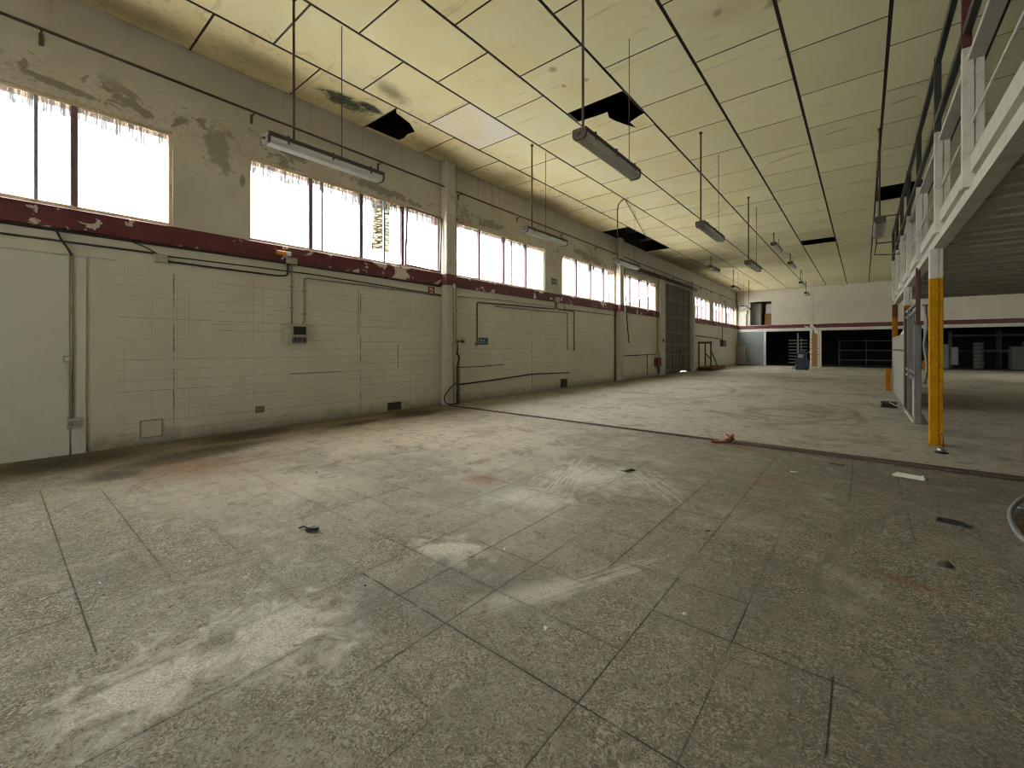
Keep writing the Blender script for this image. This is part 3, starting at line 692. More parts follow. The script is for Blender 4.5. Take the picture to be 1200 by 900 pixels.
# guard rail: posts on the outside of the edge beam, white handrail and dark raised rails
gr = thing('guard_railing', 'white steel mezzanine railing with dark green raised rails on tall posts', 'railing', (.78, 0, 3.03))
PY_ = [-2.8, -.6, 1.55, 3.85, 6.06, 8.16, 10.74, 12.96, 15.1, 17.2, 19.25]
for i, y in enumerate(PY_):
    p = MB().cbox(-.035, y - .04, 0, .05, y + .04, 1.34, .005).cbox(.056, y - .035, .06, .118, y + .02, 1.40, .004).box(.045, y - .03, .30, .07, y + .01, .34).box(.045, y - .03, 1.1, .07, y + .01, 1.14).build('post', M['white_steel'], gr, fix=True)
    MB().cbox(-.035, y - .03, 1.34, .035, y + .03, 2.36, .005).build('post_extension', M['maroon_steel'] if i in (4, 2) else M['green_steel'], p, fix=True)
    MB().box(-.03, y - .06, -.02, .06, y + .06, .0).build('base_plate', M['white_steel'], p)
MB().cbox(.0, MY0, 1.21, .12, 19.3, 1.25, .006).build('handrail', M['white_steel'], gr, fix=True)
MB().tube([(.03, MY0, .60), (.03, 19.3, .60)], .011).build('mid_rail', M['white_steel'], gr)
MB().cbox(-.03, MY0, 2.26, .03, 19.3, 2.34, .006).build('raised_rail', M['green_steel'], gr, fix=True)
MB().cbox(-.03, MY0, 1.47, .03, 19.3, 1.55, .006).build('raised_rail', M['green_steel'], gr, fix=True)
# looped thin bracket and the bundle of bars at the far end of the rail
br = MB().tube(bend([(.752, 15.1, 4.95), (.27, 15.1, 4.95), (.27, 15.1, 4.25), (.752, 15.1, 4.25)], .03), .014).tube([(.27, 15.1, 4.25), (.23, 15.1, 3.95), (.752, 15.1, 3.9)], .012).build('wire_bracket', M['brown_pipe'])
tag(br, 'thin dark looped bracket sticking out from the mezzanine railing', 'bracket')
bb = MB()
for k in range(5): bb.tube([(.45 - .03 * k, 18.9 + .05 * k, 3.02 + .085 * k), (.78, 18.9 + .05 * k, 3.04 + .085 * k)], .011, 6)
bb.box(.755, 18.86, 2.98, .806, 19.16, 3.42)
bb = bb.build('bar_rack', M['white_steel']); tag(bb, 'small rack of thin bars sticking out at the far end of the railing', 'rack')

# grey steel partition frame, white panel and what leans there
fr = thing('steel_partition', 'open grey steel partition frame with a maroon topped post behind the yellow column', 'partition', (.80, 11.2, 0))
fr['kind'] = 'thing'
fr_p = MB().cbox(-.05, -.05, 0, .05, .05, 1.88, .006).build('post', M['grey_steel'], fr, fix=True)
MB().cbox(-.03, -.03, 1.88, .035, .035, 2.97, .004).build('post_extension', M['maroon_steel'], fr_p, fix=True)
MB().prism([(.05, 0), (.17, 0), (.05, .22)], 'y', -.01, .01).box(-.07, -.07, 0, .18, .07, .01).build('foot_plate', M['grey_steel'], fr_p)
MB().cbox(-.04, 1.70, 0, .04, 1.78, 2.34, .006).build('post', M['grey_steel'], fr, fix=True)
MB().cbox(-.045, 2.70, 0, .045, 2.79, 2.40, .006).build('post', M['brown_pipe'], fr, fix=True)
for z in (.80, .93, 2.14, 2.28): MB().cbox(-.025, .05, z, .025, 2.70, z + .05, .004).build('cross_rail', M['grey_steel'], fr, fix=True)
MB().cbox(-.02, .85, .83, .02, .90, 2.14, .004).build('stile', M['grey_steel'], fr, fix=True)
MB().cbox(-.02, .85, .0, .02, .90, .80, .004).build('stile', M['white_steel'], fr, fix=True)
MB().box(-.07, .05, 0, -.03, 2.8, .035).build('bottom_channel', M['white_steel'], fr)
wp = thing('partition_panel', 'white board partition with a rusty band, beyond the grey steel frame', 'panel', (.79, 14.45, 0))
MB().cbox(-.02, 0, 0.0, .02, 5.0, 1.80, .004).build('board', M['cream_paint'], wp, fix=True)
MB().box(-.028, 0, 1.36, -.0205, 5.0, 1.41).build('band', M['rust_steel'], wp)
MB().prism([(.0, 1.80), (1.2, 1.80), (.9, 1.86), (.5, 1.84), (.2, 1.93)], 'x', -.015, .015).build('torn_top', M['paper'], wp)
cb = MB()
cb.tube(smooth_path([(.0, 0, 2.30), (.03, .02, 1.9), (-.01, 0, 1.5), (.03, 0, 1.1), (.0, 0, .75)]), .022).tube(smooth_path([(.03, .03, 2.30), (.0, .04, 1.8), (.04, .03, 1.2), (.02, .02, .9)]), .016)
cb.tube([(-.04, 0, 2.28), (.14, 0, 2.31)], .012)
cb = cb.build('cable_bundle', M['pale_pipe'], loc=(.93, 11.6, 0)); tag(cb, 'pale bundle of cables hanging beside the maroon topped post', 'cable')
bm_ = thing('push_broom', 'dark push broom lying on the floor beside the grey steel frame', 'broom', (.34, 13.84, 0), math.atan2(.03, .27))
MB().prism([(-.02, .0), (.30, .0), (.27, .11), (.01, .11)], 'y', -.05, .05).build('bristles', M['black'], bm_)
MB().cbox(-.01, -.045, .11, .29, .045, .15, .01).build('head_block', M['brown_pipe'], bm_, fix=True)
MB().tube([(.14, 0, .13), (.20, -.4, .10), (.30, -1.28, .06)], .013).build('handle', M['pale_pipe'], bm_)

# ------------------------------------------------------------------ hanging strip lights
FX, FXW = 'strip lights hanging on rods from the ceiling', 1.72
def make_light():
    t = thing('strip_light', 'x', 'light', (0, 0, 4.15), 0, FX)
    MB().cbox(-.105, 0, .035, .105, FXW, .095, .012).build('housing', M['fixture'], t, fix=True)
    sec = [(-.095, .035), (-.090, -.01), (-.065, -.045), (.065, -.045), (.090, -.01), (.095, .035)]
    MB().prism(sec, 'y', .03, FXW - .03).build('diffuser', M['diffuser'], t)
    s2 = [(-.10, .034), (-.094, -.012), (-.068, -.049), (.068, -.049), (.094, -.012), (.10, .034)]
    for a in (0.0, FXW - .035):
        cp = MB().prism(s2, 'y', a, a + .035)
        cp.box(-.012, a - .03 if a < .5 else a + .035, .0, .012, a if a < .5 else a + .065, .03)
        cp.build('end_cap', M['fixture'], t)
    for a in (.25, .86, 1.47): MB().prism([(-.112, .06), (-.112, -.005), (-.106, -.005), (-.106, .098), (.106, .098), (.106, -.005), (.112, -.005), (.112, .104), (-.112, .104)], 'y', a - .012, a + .012).build('clip', M['fixture'], t)
    return t
L0 = make_light()
LIGHTS = [(-5.95, 2.24, 4.13, .36, 1.05, 0, 'pale strip light hanging in front of the second window from the left'),
          (-2.78, 4.72, 4.14, .10, 1.50, 0, 'large dusty grey strip light below the torn black hole in the ceiling'),
          (-5.98, 7.72, 4.13, .30, .85, 0, 'white strip light hanging before the third window just past the tall pillar'),
          (-2.76, 9.84, 4.13, .06, 1.55, 0, 'second strip light of the middle row, beyond the large dusty one'),
          (-2.79, 15.0, 4.10, .10, 1.40, 0, 'third strip light of the middle row, seen as a dark bar'),
          (-6.10, 12.62, 4.21, .15, 1.5, 0, 'strip light on a long bent conduit below the big black gap by the wall'),
          (-6.10, 23.4, 5.60, .25, 1.4, 0, 'short rod strip light close under the ceiling above the olive gate'),
          (-6.05, 28.2, 5.10, .25, 1.4, 0, 'strip light high up before the windows right of the olive gate'),
          (-6.10, 33.7, 4.17, .30, 1.4, .5, 'small dark strip light turned askew before the upper doorway'),
          (-2.86, 20.4, 5.70, .15, 1.4, 0, 'tiny strip light close under the ceiling, fourth of the middle row'),
          (-2.86, 25.5, 5.70, .15, 1.4, 0, 'tiny strip light close under the ceiling, fifth of the middle row'),
          (-2.95, 31.2, 5.40, .3, 1.2, 0, 'tiny strip light on a crooked rod above the blue machine'),
          (-3.16, 36.6, 5.32, .3, 1.3, 0, 'tiny strip light by the white column of the end wall'),
          (.27, 12.05, 4.17, .12, 1.5, 0, 'strip light seen end on beside the mezzanine railing')]
LAMPS = [L0] + [copy_tree(L0) for _ in LIGHTS[1:]]
for t, (i, (x, y, z, r1, r2, rz, lab)) in zip(LAMPS, enumerate(LIGHTS)):
    t.location = (x, y, z); t['label'] = lab; t.rotation_euler = (0, 0, rz)
    top = H - z - .004
    if i == 5: rod = [(0, r1, .085), (0, r1, top - .35), (.02, r1 + .02, top - .15), (.16, r1 - .05, top - .08), (.25, r1 - .05, top - .03)]
    elif i == 11: rod = [(0, r1, .085), (-.04, r1, .4), (0, r1, top)]
    else: rod = [(0, r1, .095), (0, r1, top)]
    rb = MB().tube(rod, .017); rb.lathe([(.028, .085), (.028, .10), (.018, .13)], 8, (0, r1, 0))
    if i != 5: rb.lathe([(.018, top - .06), (.04, top - .03), (.04, top - .025)], 8, (0, r1, 0))
    rb.build('suspension_rod', M['brown_pipe'], t)
    MB().tube([(0, r2, .08), (0, r2, top)], .006, 6).build('suspension_wire', M['brown_pipe'], t)
    if i == 5: MB().tube([(.25, r1, top - .03), (-.9, r1 + 4.4, top - .05), (-1.2, r1 + 5.6, top - .03)], .012, 6).build('slack_cable', M['brown_pipe'], t)

# ------------------------------------------------------------------ services on the long wall
def wp_(y, z, o=.025): return (WX + o, y, z)
def conduit(name, label, pts, r=.013, mat='pale_pipe', cat='conduit', o=.02, clips=(), group=None, bnd=.07):
    """pipe run given by (y, z) or (y, z, standoff)"""
    P = [wp_(p[0], p[1], p[2] if len(p) > 2 else o) for p in pts]; base = Vector(P[0])
    P = bend([Vector(p) - base for p in P], bnd) if len(P) > 2 else [Vector(p) - base for p in P]
    t = thing(name, label, cat, base, 0, group)
    MB().tube(P, r, 8).build('tube', M[mat], t)
    for (y, z) in clips:
        q = Vector(wp_(y, z, 0)) - base
        MB().box(q.x + .003, q.y - r - .03, q.z - .012, q.x + .014, q.y + r + .03, q.z + .012).build('clip', M[mat], t)
    if not clips and len(t.children) == 1:      # a run with no visible fittings is a single object
        o_ = t.children[0]; bpy.data.objects.remove(t); o_.parent = None; o_.name = name; o_.location = base; tag(o_, label, cat, group); return o_
    return t

# long gas pipe on hooked brackets under the ceiling
pz = lambda y: 5.575 - .0055 * y
t = thing('wall_pipe', 'long thin brown pipe running along the top of the window wall on hooked brackets', 'pipe', (WX, REAR_Y, 0))
MB().tube([(.13, y - REAR_Y, pz(y)) for y in (REAR_Y, 0, 10, 20, 30, 40.1)], .02, 8).build('tube', M['brown_pipe'], t)
for y in (-4.6, -2.1, .42, 2.92, 5.46, 7.89, 10.4, 12.9, 15.4, 19.5, 21.8, 24.5, 27., 29.6, 32.2, 34.8, 37.4):
    MB().tube(bend([(.13, y - REAR_Y, pz(y) - .02), (.06, y - REAR_Y, pz(y) - .03), (.0, y - REAR_Y, pz(y) - .04)], .03), .012, 6).cbox(.0, y - REAR_Y - .02, pz(y) - .16, .014, y - REAR_Y + .02, pz(y) + .0, .003).build('hook_bracket', M['brown_pipe'], t, fix=True)
# gate track
t = thing('gate_track', 'dark overhead track that carries the olive sliding gate', 'rail', (WX, 18.6, 5.1))
MB().box(.04, 0, 0, .16, 9.9, .03).box(.04, 0, .03, .06, 9.9, .17).box(.14, 0, -.05, .16, 9.9, .0).build('rail', M['brown_pipe'], t)
MB().prism([(.0, .16), (.20, .12), (.23, .05), (.215, .05), (.18, .105), (.0, .145)], 'y', 0.4, 9.9).build('hood', M['fixture'], t)
for y in (.3, 2.4, 4.6, 6.8, 9.6): MB().cbox(0, y, -.04, .05, y + .06, .22, .005).build('bracket', M['fixture'], t, fix=True)

conduit('cable', 'thick black cable clipped along the underside of the maroon ledge before the tall pillar', [(-9, 3.025), (-3, 3.03), (.5, 3.02), (3., 3.03), (7.28, 3.015)], .02, 'black_cable', 'cable', .028)
conduit('conduit', 'thin brown conduit running level below the maroon ledge up to the left junction box', [(-9, 2.86), (1.57, 2.885)], .014, 'brown_pipe', 'conduit', .02, [(-1., 2.865), (.95, 2.883)])
def jbox(name, label, y, z, w_, h_, d_=.06, mat='pale_box', lid=True, cat='junction box'):
    t = thing(name, label, cat, (WX, y, z))
    MB().cbox(0, 0, 0, d_, w_, h_, .006).build('box', M[mat], t, fix=True)
    if lid:
        MB().cbox(d_, .008, .008, d_ + .008, w_ - .008, h_ - .008, .003).build('lid', M[mat], t, fix=True)
    return t
jbox('junction_box', 'square pale junction box on the wall, left end of the black twin cables', 1.58, 2.75, .16, .13)
jbox('junction_box', 'pale junction box overlapping the maroon ledge beside the amber lamp', 3.48, 3.02, .2, .12, .085)
conduit('cable', 'curved thin cable dropping from the ledge onto the left junction box', [(1.30, 3.02), (1.5, 2.95), (1.64, 2.87)], .009, 'black_cable', 'cable', .02)
conduit('cable', 'upper black cable running from the left junction box along to the tall pillar', [(1.74, 2.865), (3., 2.88), (4.06, 2.885), (7.29, 2.80)], .011, 'black_cable', 'cable', .016)
conduit('conduit', 'lower black cable that bends up into the junction box under the amber lamp', [(1.74, 2.785), (3.35, 2.775), (3.53, 2.80), (3.53, 3.02)], .016, 'black_cable', 'cable', .018)
t = thing('wall_lamp', 'small amber wall lamp with a white end on the maroon ledge', 'lamp', (WX + .056, 3.30, 3.15))
MB().cbox(0, 0, 0, .09, .16, .075, .012).build('lens', M['amber'], t, fix=True)
MB().cbox(0, .161, -.004, .095, .24, .079, .012).build('body', M['white'], t, fix=True)

conduit('conduit', 'straight grey conduit dropping from the junction box to the top of the control box', [(3.60, 3.02), (3.60, 1.90)], .014, 'pale_pipe', 'conduit', .022, [(3.60, 2.6), (3.60, 2.2)])
conduit('conduit', 'grey conduit rising from the control box and turning right towards the tall pillar', [(3.80, 1.90), (3.83, 1.98), (3.83, 2.80), (5.2, 2.80), (7.29, 2.77)], .014, 'pale_pipe', 'conduit', .022, [(3.83, 2.1), (3.83, 2.55), (4.6, 2.80), (6., 2.79)])
t = thing('control_box', 'grey wall control box with dark display and three coloured sockets', 'control box', (WX, 3.47, 1.52))
MB().cbox(0, 0, 0, .13, .37, .38, .012).build('case', M['pale_box'], t, fix=True)
MB().cbox(.13, .11, .18, .142, .34, .33, .004).build('display', M['black'], t, fix=True)
for k, m_ in enumerate(('black', 'blue_plate', 'red')):
    s_ = MB().cbox(.13, .09 + .09 * k, .03, .15, .165 + .09 * k, .125, .006).build('socket', M[m_], t, fix=True)
    s_['label'] = ('black socket', 'blue socket', 'red socket')[k]
    MB().cbox(.15, .10 + .09 * k, .04, .165, .155 + .09 * k, .112, .008).build('socket_cover', M[m_], s_, fix=True)
conduit('conduit', 'slim grey conduit standing beside the flush door panel, down to the floor socket', [(.70, 2.74), (.70, .50)], .015, 'pale_pipe', 'conduit', .035, [(.70, 2.5), (.70, 1.8), (.70, 1.1), (.70, .68)])
conduit('cable', 'black cable looping from the ledge into the conduit beside the flush door panel', [(.45, 3.02), (.55, 3.03), (.60, 2.9), (.66, 2.80), (.70, 2.70)], .013, 'black_cable', 'cable', .04)
t = thing('light_switch', 'small square switch halfway down the conduit beside the door panel', 'switch', (WX + .019, .615, 1.25))
MB().cbox(0, 0, 0, .045, .085, .095, .008).build('plate', M['pale_box'], t, fix=True)
MB().cbox(.045, .022, .022, .054, .063, .073, .003).build('rocker', M['white'], t, fix=True)
t = thing('wall_socket', 'grey double socket low on the wall at the foot of the slim conduit', 'socket', (WX + .002, .65, .36))
MB().cbox(0, 0, 0, .06, .15, .13, .008).build('plate', M['pale_box'], t, fix=True)
for a in (.018, .082): MB().cbox(.06, a, .03, .066, a + .05, .10, .004).build('outlet', M['pale_pipe'], t, fix=True)
# square hatch plate, brick patch, vents
t = thing('hatch_plate', 'square painted hatch plate low on the tiled wall near the floor', 'hatch', (WX, 1.43, .11))
MB().cbox(0, 0, 0, .012, .235, .235, .004).build('plate', M['hatch'], t, fix=True)
f_ = MB()
for q in ((-.02, -.02, .255, 0), (-.02, .235, .255, .255), (-.02, 0, 0, .235), (.235, 0, .255, .235)): f_.box(0, q[0], q[1], .02, q[2], q[3])
f_.build('rim', M['pale_pipe'], t)
jbox('brick_patch', 'small brown brick patch set in the tiled wall', 2.98, .29, .15, .12, .012, 'brown_patch', False, 'patch')
def vent(y, w_, h_, label, z=.03):
    t = thing('wall_vent', label, 'vent', (WX, y, z))
    f_ = MB()
    for q in ((0, 0, w_, .018), (0, h_ - .018, w_, h_), (0, .018, .018, h_ - .018), (w_ - .018, .018, w_, h_ - .018)): f_.box(0, q[0], q[1], .03, q[2], q[3])
    f_.build('vent_frame', M['brown_pipe'], t)
    MB().box(.002, .018, .018, .006, w_ - .018, h_ - .018).build('backing', M['black'], t)
    sl = MB()
    for k in range(4):
        z_ = .03 + k * (h_ - .05) / 4; sl.prism([(.008, z_), (.026, z_ + .02), (.024, z_ + .024), (.008, z_ + .006)], 'y', .02, w_ - .02)
    sl.build('louvre', M['fixture'], t)
vent(5.72, .34, .17, 'dark wide vent at the foot of the wall before the tall pillar')
vent(12.88, .40, .30, 'dark square vent at the foot of the wall beyond the blue plate')
# old fixing strips
b_ = MB().cbox(0, 0, 0, .012, 1.0, .022, .004).build('metal_strip', M['pale_pipe'], loc=(WX, 3.58, .95), fix=True); tag(b_, 'short level metal strip fixed below the grey control box', 'strip')
b_ = MB().cbox(0, 0, 0, .012, .02, .55, .004).build('metal_strip', M['pale_pipe'], loc=(WX, 5.98, .98), fix=True); tag(b_, 'short upright metal strip on the tiles left of the tall pillar', 'strip')
b_ = MB().cbox(0, 0, 0, .010, .016, .95, .003).build('metal_strip', M['pale_pipe'], loc=(WX, 4.98, 1.75), fix=True); tag(b_, 'thin upright strip on the tiles right of the control box', 'strip')
# small red fire point sign with pale pictogram
t = thing('fire_sign', 'small red square sign with pale pictogram left of the tall pillar', 'sign', (WX + .03, 6.86, 2.78))
MB().cbox(0, 0, 0, .006, .20, .19, .002).build('plate', M['red'], t, fix=True)
pg = MB().box(.006, .045, .10, .009, .075, .16).box(.006, .095, .085, .009, .155, .115).box(.006, .10, .125, .009, .125, .165).box(.006, .045, .03, .009, .155, .05)
pg.build('pictogram', M['white'], t)

# pipes on and beside the first pillar
PX0 = .235
conduit('conduit', 'pale conduit down the face of the tall pillar from a white box at the ledge', [(7.50, 2.98, PX0 + .02), (7.50, .08, PX0 + .02)], .017, 'pale_pipe', 'conduit', .02, [])
b_ = MB().cbox(0, 0, 0, .05, .055, .10, .006).build('junction_box', M['white'], loc=(WX + PX0 + .01, 7.475, 2.98), fix=True); tag(b_, 'tiny white box on the face of the tall pillar at the maroon band', 'junction box')
t = thing('water_pipe', 'dark brown water pipe rising beside the tall pillar from floor to ceiling', 'pipe', (WX, 7.74, 0))
MB().tube(bend([(.29, -.14, .02), (.29, -.14, 1.0), (.29, -.06, 1.20), (.10, -.0, 1.32), (.07, .0, 1.5), (.07, .0, 6.18)], .05), .024, 10).build('tube', M['brown_pipe'], t)
MB().tube([(.30, -.09, .02), (.30, -.09, 1.0), (.14, .03, 1.22), (.11, .03, 1.62)], .012).build('side_hose', M['black_cable'], t)
v_ = MB().tube([(.05, -.05, 1.62), (.05, .32, 1.62)], .016).tube([(.05, .26, 1.57), (.05, .26, 1.68)], .018).tube([(.05, .30, 1.63), (.05, .37, 1.67)], .011).tube([(.05, .30, 1.61), (.05, .37, 1.57)], .011)
v_.build('tap', M['black'], t)
MB().tube(smooth_path([(.27, -.15, .55), (.24, -.35, .42), (.22, -.52, .22), (.24, -.45, .04), (.28, -.2, .02), (.30, -.08, .02)]), .014).build('cable_loop', M['black_cable'], t)
for z in (.75, 2.4, 3.6, 4.8): MB().cbox(.0, -.045, z, .11, .045, z + .025, .004).build('clip', M['brown_pipe'], t, fix=True) if z > 1.5 else None

# second bay
conduit('conduit', 'dark conduit turning down to a round socket left of the blue plate', [(12.50, 3.06), (12.50, 2.80), (8.60, 2.72), (8.60, 1.64)], .018, 'brown_pipe', 'conduit', .022, [(10., 2.75), (8.60, 2.2)])
t = thing('round_socket', 'round grey socket at the end of the conduit left of the blue plate', 'socket', (WX, 8.60, 1.57))
MB().lathe([(.075, 0), (.075, .035), (.06, .05)], 14, M=Matrix.Rotation(math.pi / 2, 4, 'Y')).build('body', M['pale_box'], t)
MB().lathe([(.045, .05), (.03, .062)], 12, M=Matrix.Rotation(math.pi / 2, 4, 'Y')).build('cap', M['fixture'], t)
t = thing('blue_plate', 'blue rectangular plate with pale pictograms on the tiled wall', 'sign', (WX + .002, 8.68, 1.53))
MB().cbox(0, 0, 0, .008, .39, .21, .002).build('plate', M['blue_plate'], t, fix=True)
pg = MB()
pg.box(.008, .05, .05, .011, .13, .065).box(.008, .16, .06, .011, .23, .075).lathe([(.03, .0082), (.03, .011)], 12, (.0, .0, .0), M=Matrix.Translation((0, .20, .13)) @ Matrix.Rotation(math.pi / 2, 4, 'Y')).box(.008, .27, .05, .011, .34, .065).box(.008, .06, .10, .011, .12, .15)
pg.build('pictogram', M['pale_box'], t)
conduit('conduit', 'pale conduit from mid wall down to a short stub, left of a matching pair', [(9.36, 2.66), (12.6, 2.70), (13.32, 2.72), (13.32, 1.38)], .016, 'pale_pipe', 'conduit', .022, [(11., 2.68), (13.32, 1.9)])
conduit('conduit', 'dark conduit down to a short stub, right of a matching pair', [(12.62, 3.06), (12.62, 2.82), (13.78, 2.80), (13.78, 1.36)], .018, 'brown_pipe', 'conduit', .022, [(13.78, 2.2)])
jbox('junction_box', 'pale junction box on the maroon ledge between the third and fourth windows', 12.45, 3.05, .26, .17, .08)
conduit('conduit', 'thin dark conduit below the ledge running right to the second pillar', [(13.1, 2.98), (13.1, 2.84), (17.26, 2.86)], .012, 'brown_pipe', 'conduit', .02, [(15., 2.85)])
conduit('conduit', 'grey conduit continuing from the tall pillar below the ledge into the second bay', [(7.85, 2.82), (9.5, 2.86), (12.4, 2.88)], .010, 'pale_pipe', 'conduit', .018)
conduit('water_pipe', 'dark pipe beside the second pillar down to the floor', [(17.18, 3.04), (17.18, .03)], .026, 'brown_pipe', 'pipe', .03, [(17.18, 2.1)])
conduit('cable', 'black cable sagging low along the wall between pillar and square vent', [(7.83, .47), (9., .50), (11.2, .60), (13.4, .54)], .018, 'black_cable', 'cable', .022, bnd=.3)
conduit('cable', 'short thin cable along the tiles above the long sagging one', [(7.83, .93), (8.6, .92), (9.75, .95)], .010, 'black_cable', 'cable', .014, bnd=.3)
t = thing('exit_sign', 'small dark green sign with pale running figure between two windows', 'sign', (WX + .002, 12.30, 3.66))
MB().cbox(0, 0, 0, .008, .34, .20, .002).build('plate', M['green_sign'], t, fix=True)
pg = MB().box(.008, .05, .07, .011, .17, .10).prism([(.20, .03), (.235, .03), (.27, .10), (.30, .17), (.25, .17), (.22, .10)], 'x', .008, .011).box(.008, .05, .115, .011, .14, .14)
pg.build('pictogram', M['pale_box'], t)
# third bay
conduit('cable', 'black cable hanging past the window edge right of the second pillar', [(17.95, 5.0), (18.05, 4.3), (18.15, 3.4), (18.25, 2.6), (18.46, 1.66)], .022, 'black_cable', 'cable', .09, bnd=.3)
conduit('conduit', 'dark conduit framing the blank wall between second pillar and olive gate', [(17.66, 1.08), (22.08, 1.12), (22.08, 3.04)], .018, 'brown_pipe', 'conduit', .02, [(20., 1.10)])
conduit('conduit', 'short dark upright conduit stub below the framing conduit', [(20.75, 1.10), (20.75, .12)], .016, 'brown_pipe', 'conduit', .02)
t = thing('fire_point', 'small brown cabinet on the wall foot beside the olive gate', 'cabinet', (WX, 21.72, .38))
MB().cbox(0, 0, .12, .2, .5, .55, .01).build('case', M['rust_steel'], t, fix=True)
MB().tube(smooth_path([(.1, .2, .12), (.14, .15, -.1), (.12, .3, -.25), (.1, .4, -.1), (.1, .35, .12)]), .03).build('hose', M['brown_pipe'], t)
t = thing('door_switch', 'tiny dark switch on the pale jamb left of the olive gate', 'switch', (WX + .10, 22.66, 1.75))
MB().cbox(0, 0, 0, .05, .1, .16, .01).build('case', M['black'], t, fix=True)
# bay beyond the gate
t = thing('fuse_box', 'dark grey fuse box high on the wall right of the olive gate', 'fuse box', (WX, 34.9, 1.56))
MB().cbox(0, 0, 0, .2, 1.0, .46, .015).build('case', M['fixture'], t, fix=True)
MB().cbox(.2, .06, .05, .215, .94, .41, .006).build('cover', M['grey_steel'], t, fix=True)
conduit('conduit', 'dark conduit dropping from the ledge to the fuse box', [(35.4, 3.04), (35.4, 2.03)], .025, 'brown_pipe', 'conduit', .04)
conduit('conduit', 'dark level pipe running from the gate jamb to the fuse box', [(28.6, 2.22), (32., 2.18), (34.9, 2.12), (35.1, 2.03)], .03, 'brown_pipe', 'pipe', .04)
conduit('conduit', 'thin bent conduit in the far corner under the ceiling', [(39.9, 6.1), (39.9, 5.2), (40.3, 5.0), (40.38, 4.6)], .035, 'brown_pipe', 'conduit', .06)
t = MB().tube(bend([(-8.1, YB - .04, 5.0), (-7.55, YB - .04, 4.95), (-7.55, YB - .04, 4.3), (-7.62, YB - .04, 4.25), (-7.62, YB - .04, 3.3)], .05), .03).build('conduit', M['brown_pipe']); tag(t, 'bent dark conduit on the end wall left of the upper doorway', 'conduit')

# ------------------------------------------------------------------ end of the hall
# pier that carries the end wall stripe, with boarded face
e = struct_empty('pillar_5', (-2.95, 37.0, 0))
struct('shaft', MB().cbox(.0, 0, 2.5, .20, .25, H + .3, .01).cbox(0, -.02, 0, .14, .25, 2.5, .01).cbox(.43, -.02, 0, .56, .25, 2.5, .01), M['white_steel'], e, fix=True)
bo = MB().box(.12, -.03, 0, .43, .25, 2.45)
for z in (.62, .95, 1.35, 2.05): bo.box(.0, -.05, z, .56, -.031, z + .045)
struct('boarding', bo, M['wood_brown'], e)
struct('plinth', MB().cbox(-.15, -.1, 0, .62, .3, .12, .01), M['white_steel'], e, fix=True)
pc = MB().tube(bend([(.16, -.05, 2.45), (.16, -.05, 2.8), (-.3, -.05, 3.0)], .15), .05).tube(bend([(.5, -.05, 2.4), (.5, -.05, 2.75), (.1, -.05, 2.98)], .18), .05)
struct('bent_pipe', pc, M['white_steel'], e)

# tall storage tree with arms
t = thing('storage_rack', 'tall grey storage rack with rows of pale arms before the dark left opening', 'rack', (-3.42, 34.6, 0))
MB().cbox(-.04, -.04, 0, .04, .04, 2.45, .006).build('post', M['bluegrey'], t, fix=True)
MB().cbox(.14, .3, 0, .19, .36, 2.1, .006).build('post', M['grey_steel'], t, fix=True)
for k in range(8):
    z = .42 + k * .215
    MB().cbox(-.52, -.05, z, .52, .05, z + .06, .01).cbox(.10, .05, z, .16, .34, z + .03, .004).build('arm', M['grey_steel'], t, fix=True)
MB().prism([(-.35, 0), (-.28, 0), (.0, .45), (-.06, .45)], 'y', -.03, .03).cbox(-.1, -.5, 0, .1, .5, .05, .01).build('foot', M['grey_steel'], t)
# blue machine
t = thing('floor_machine', 'dark blue wheeled machine standing before the boarded pier of the end wall', 'machine', (-3.05, 33.9, 0))
MB().cbox(-.42, -.35, .10, .32, .35, .34, .05).lathe([(.30, .0), (.34, .06), (.30, .14)], 14, (-.12, -.1, .03)).build('base', M['blue'], t, fix=True)
MB().prism([(-.40, .34), (.30, .34), (.34, .62), (.16, .70), (.20, 1.02), (.05, 1.26), (-.16, 1.30), (-.30, 1.05), (-.42, .72)], 'y', -.28, .28).build('body', M['blue'], t)
MB().cbox(-.26, -.30, .80, .02, -.281, 1.02, .01).build('control_panel', M['bluegrey'], t, fix=True)
for x in (-.3, .22): MB().tube([(x, -.38, .1), (x, -.30, .1)], .10, 14).build('wheel', M['black'], t)
MB().tube(bend([(.12, -.2, 1.1), (.34, -.2, 1.18), (.34, .2, 1.18), (.12, .2, 1.1)], .06), .022).build('handle', M['steel'], t)

# rusty trolley against the wall past the gate
t = thing('platform_trolley', 'rusty brown platform trolley with an upright end frame at the wall past the gate', 'trolley', (-7.78, 28.75, 0))
MB().cbox(-.42, 0, .06, .48, 3.1, .24, .02).build('platform', M['rust_steel'], t, fix=True)
ef = MB()
for x in (-.36, .02, .36): ef.cbox(x - .035, .0, .26, x + .035, .07, 1.78, .006)
ef.cbox(-.42, -.01, 1.72, .42, .08, 1.84, .01)
ef.build('end_frame', M['rust_steel'], t, fix=True)
MB().tube([(-.02, .04, 1.15), (.34, .04, .75), (.38, .04, .28)], .035).tube([(.36, .1, 1.25), (.36, 1.55, .28)], .035).build('brace', M['rust_steel'], t)
for x in (-.36, .36):
    for y in (.25, 2.1): MB().tube([(x - .04, y, .085), (x + .04, y, .085)], .085, 14).box(x - .05, y - .03, .08, x + .05, y + .03, .165).build('wheel', M['black'], t)
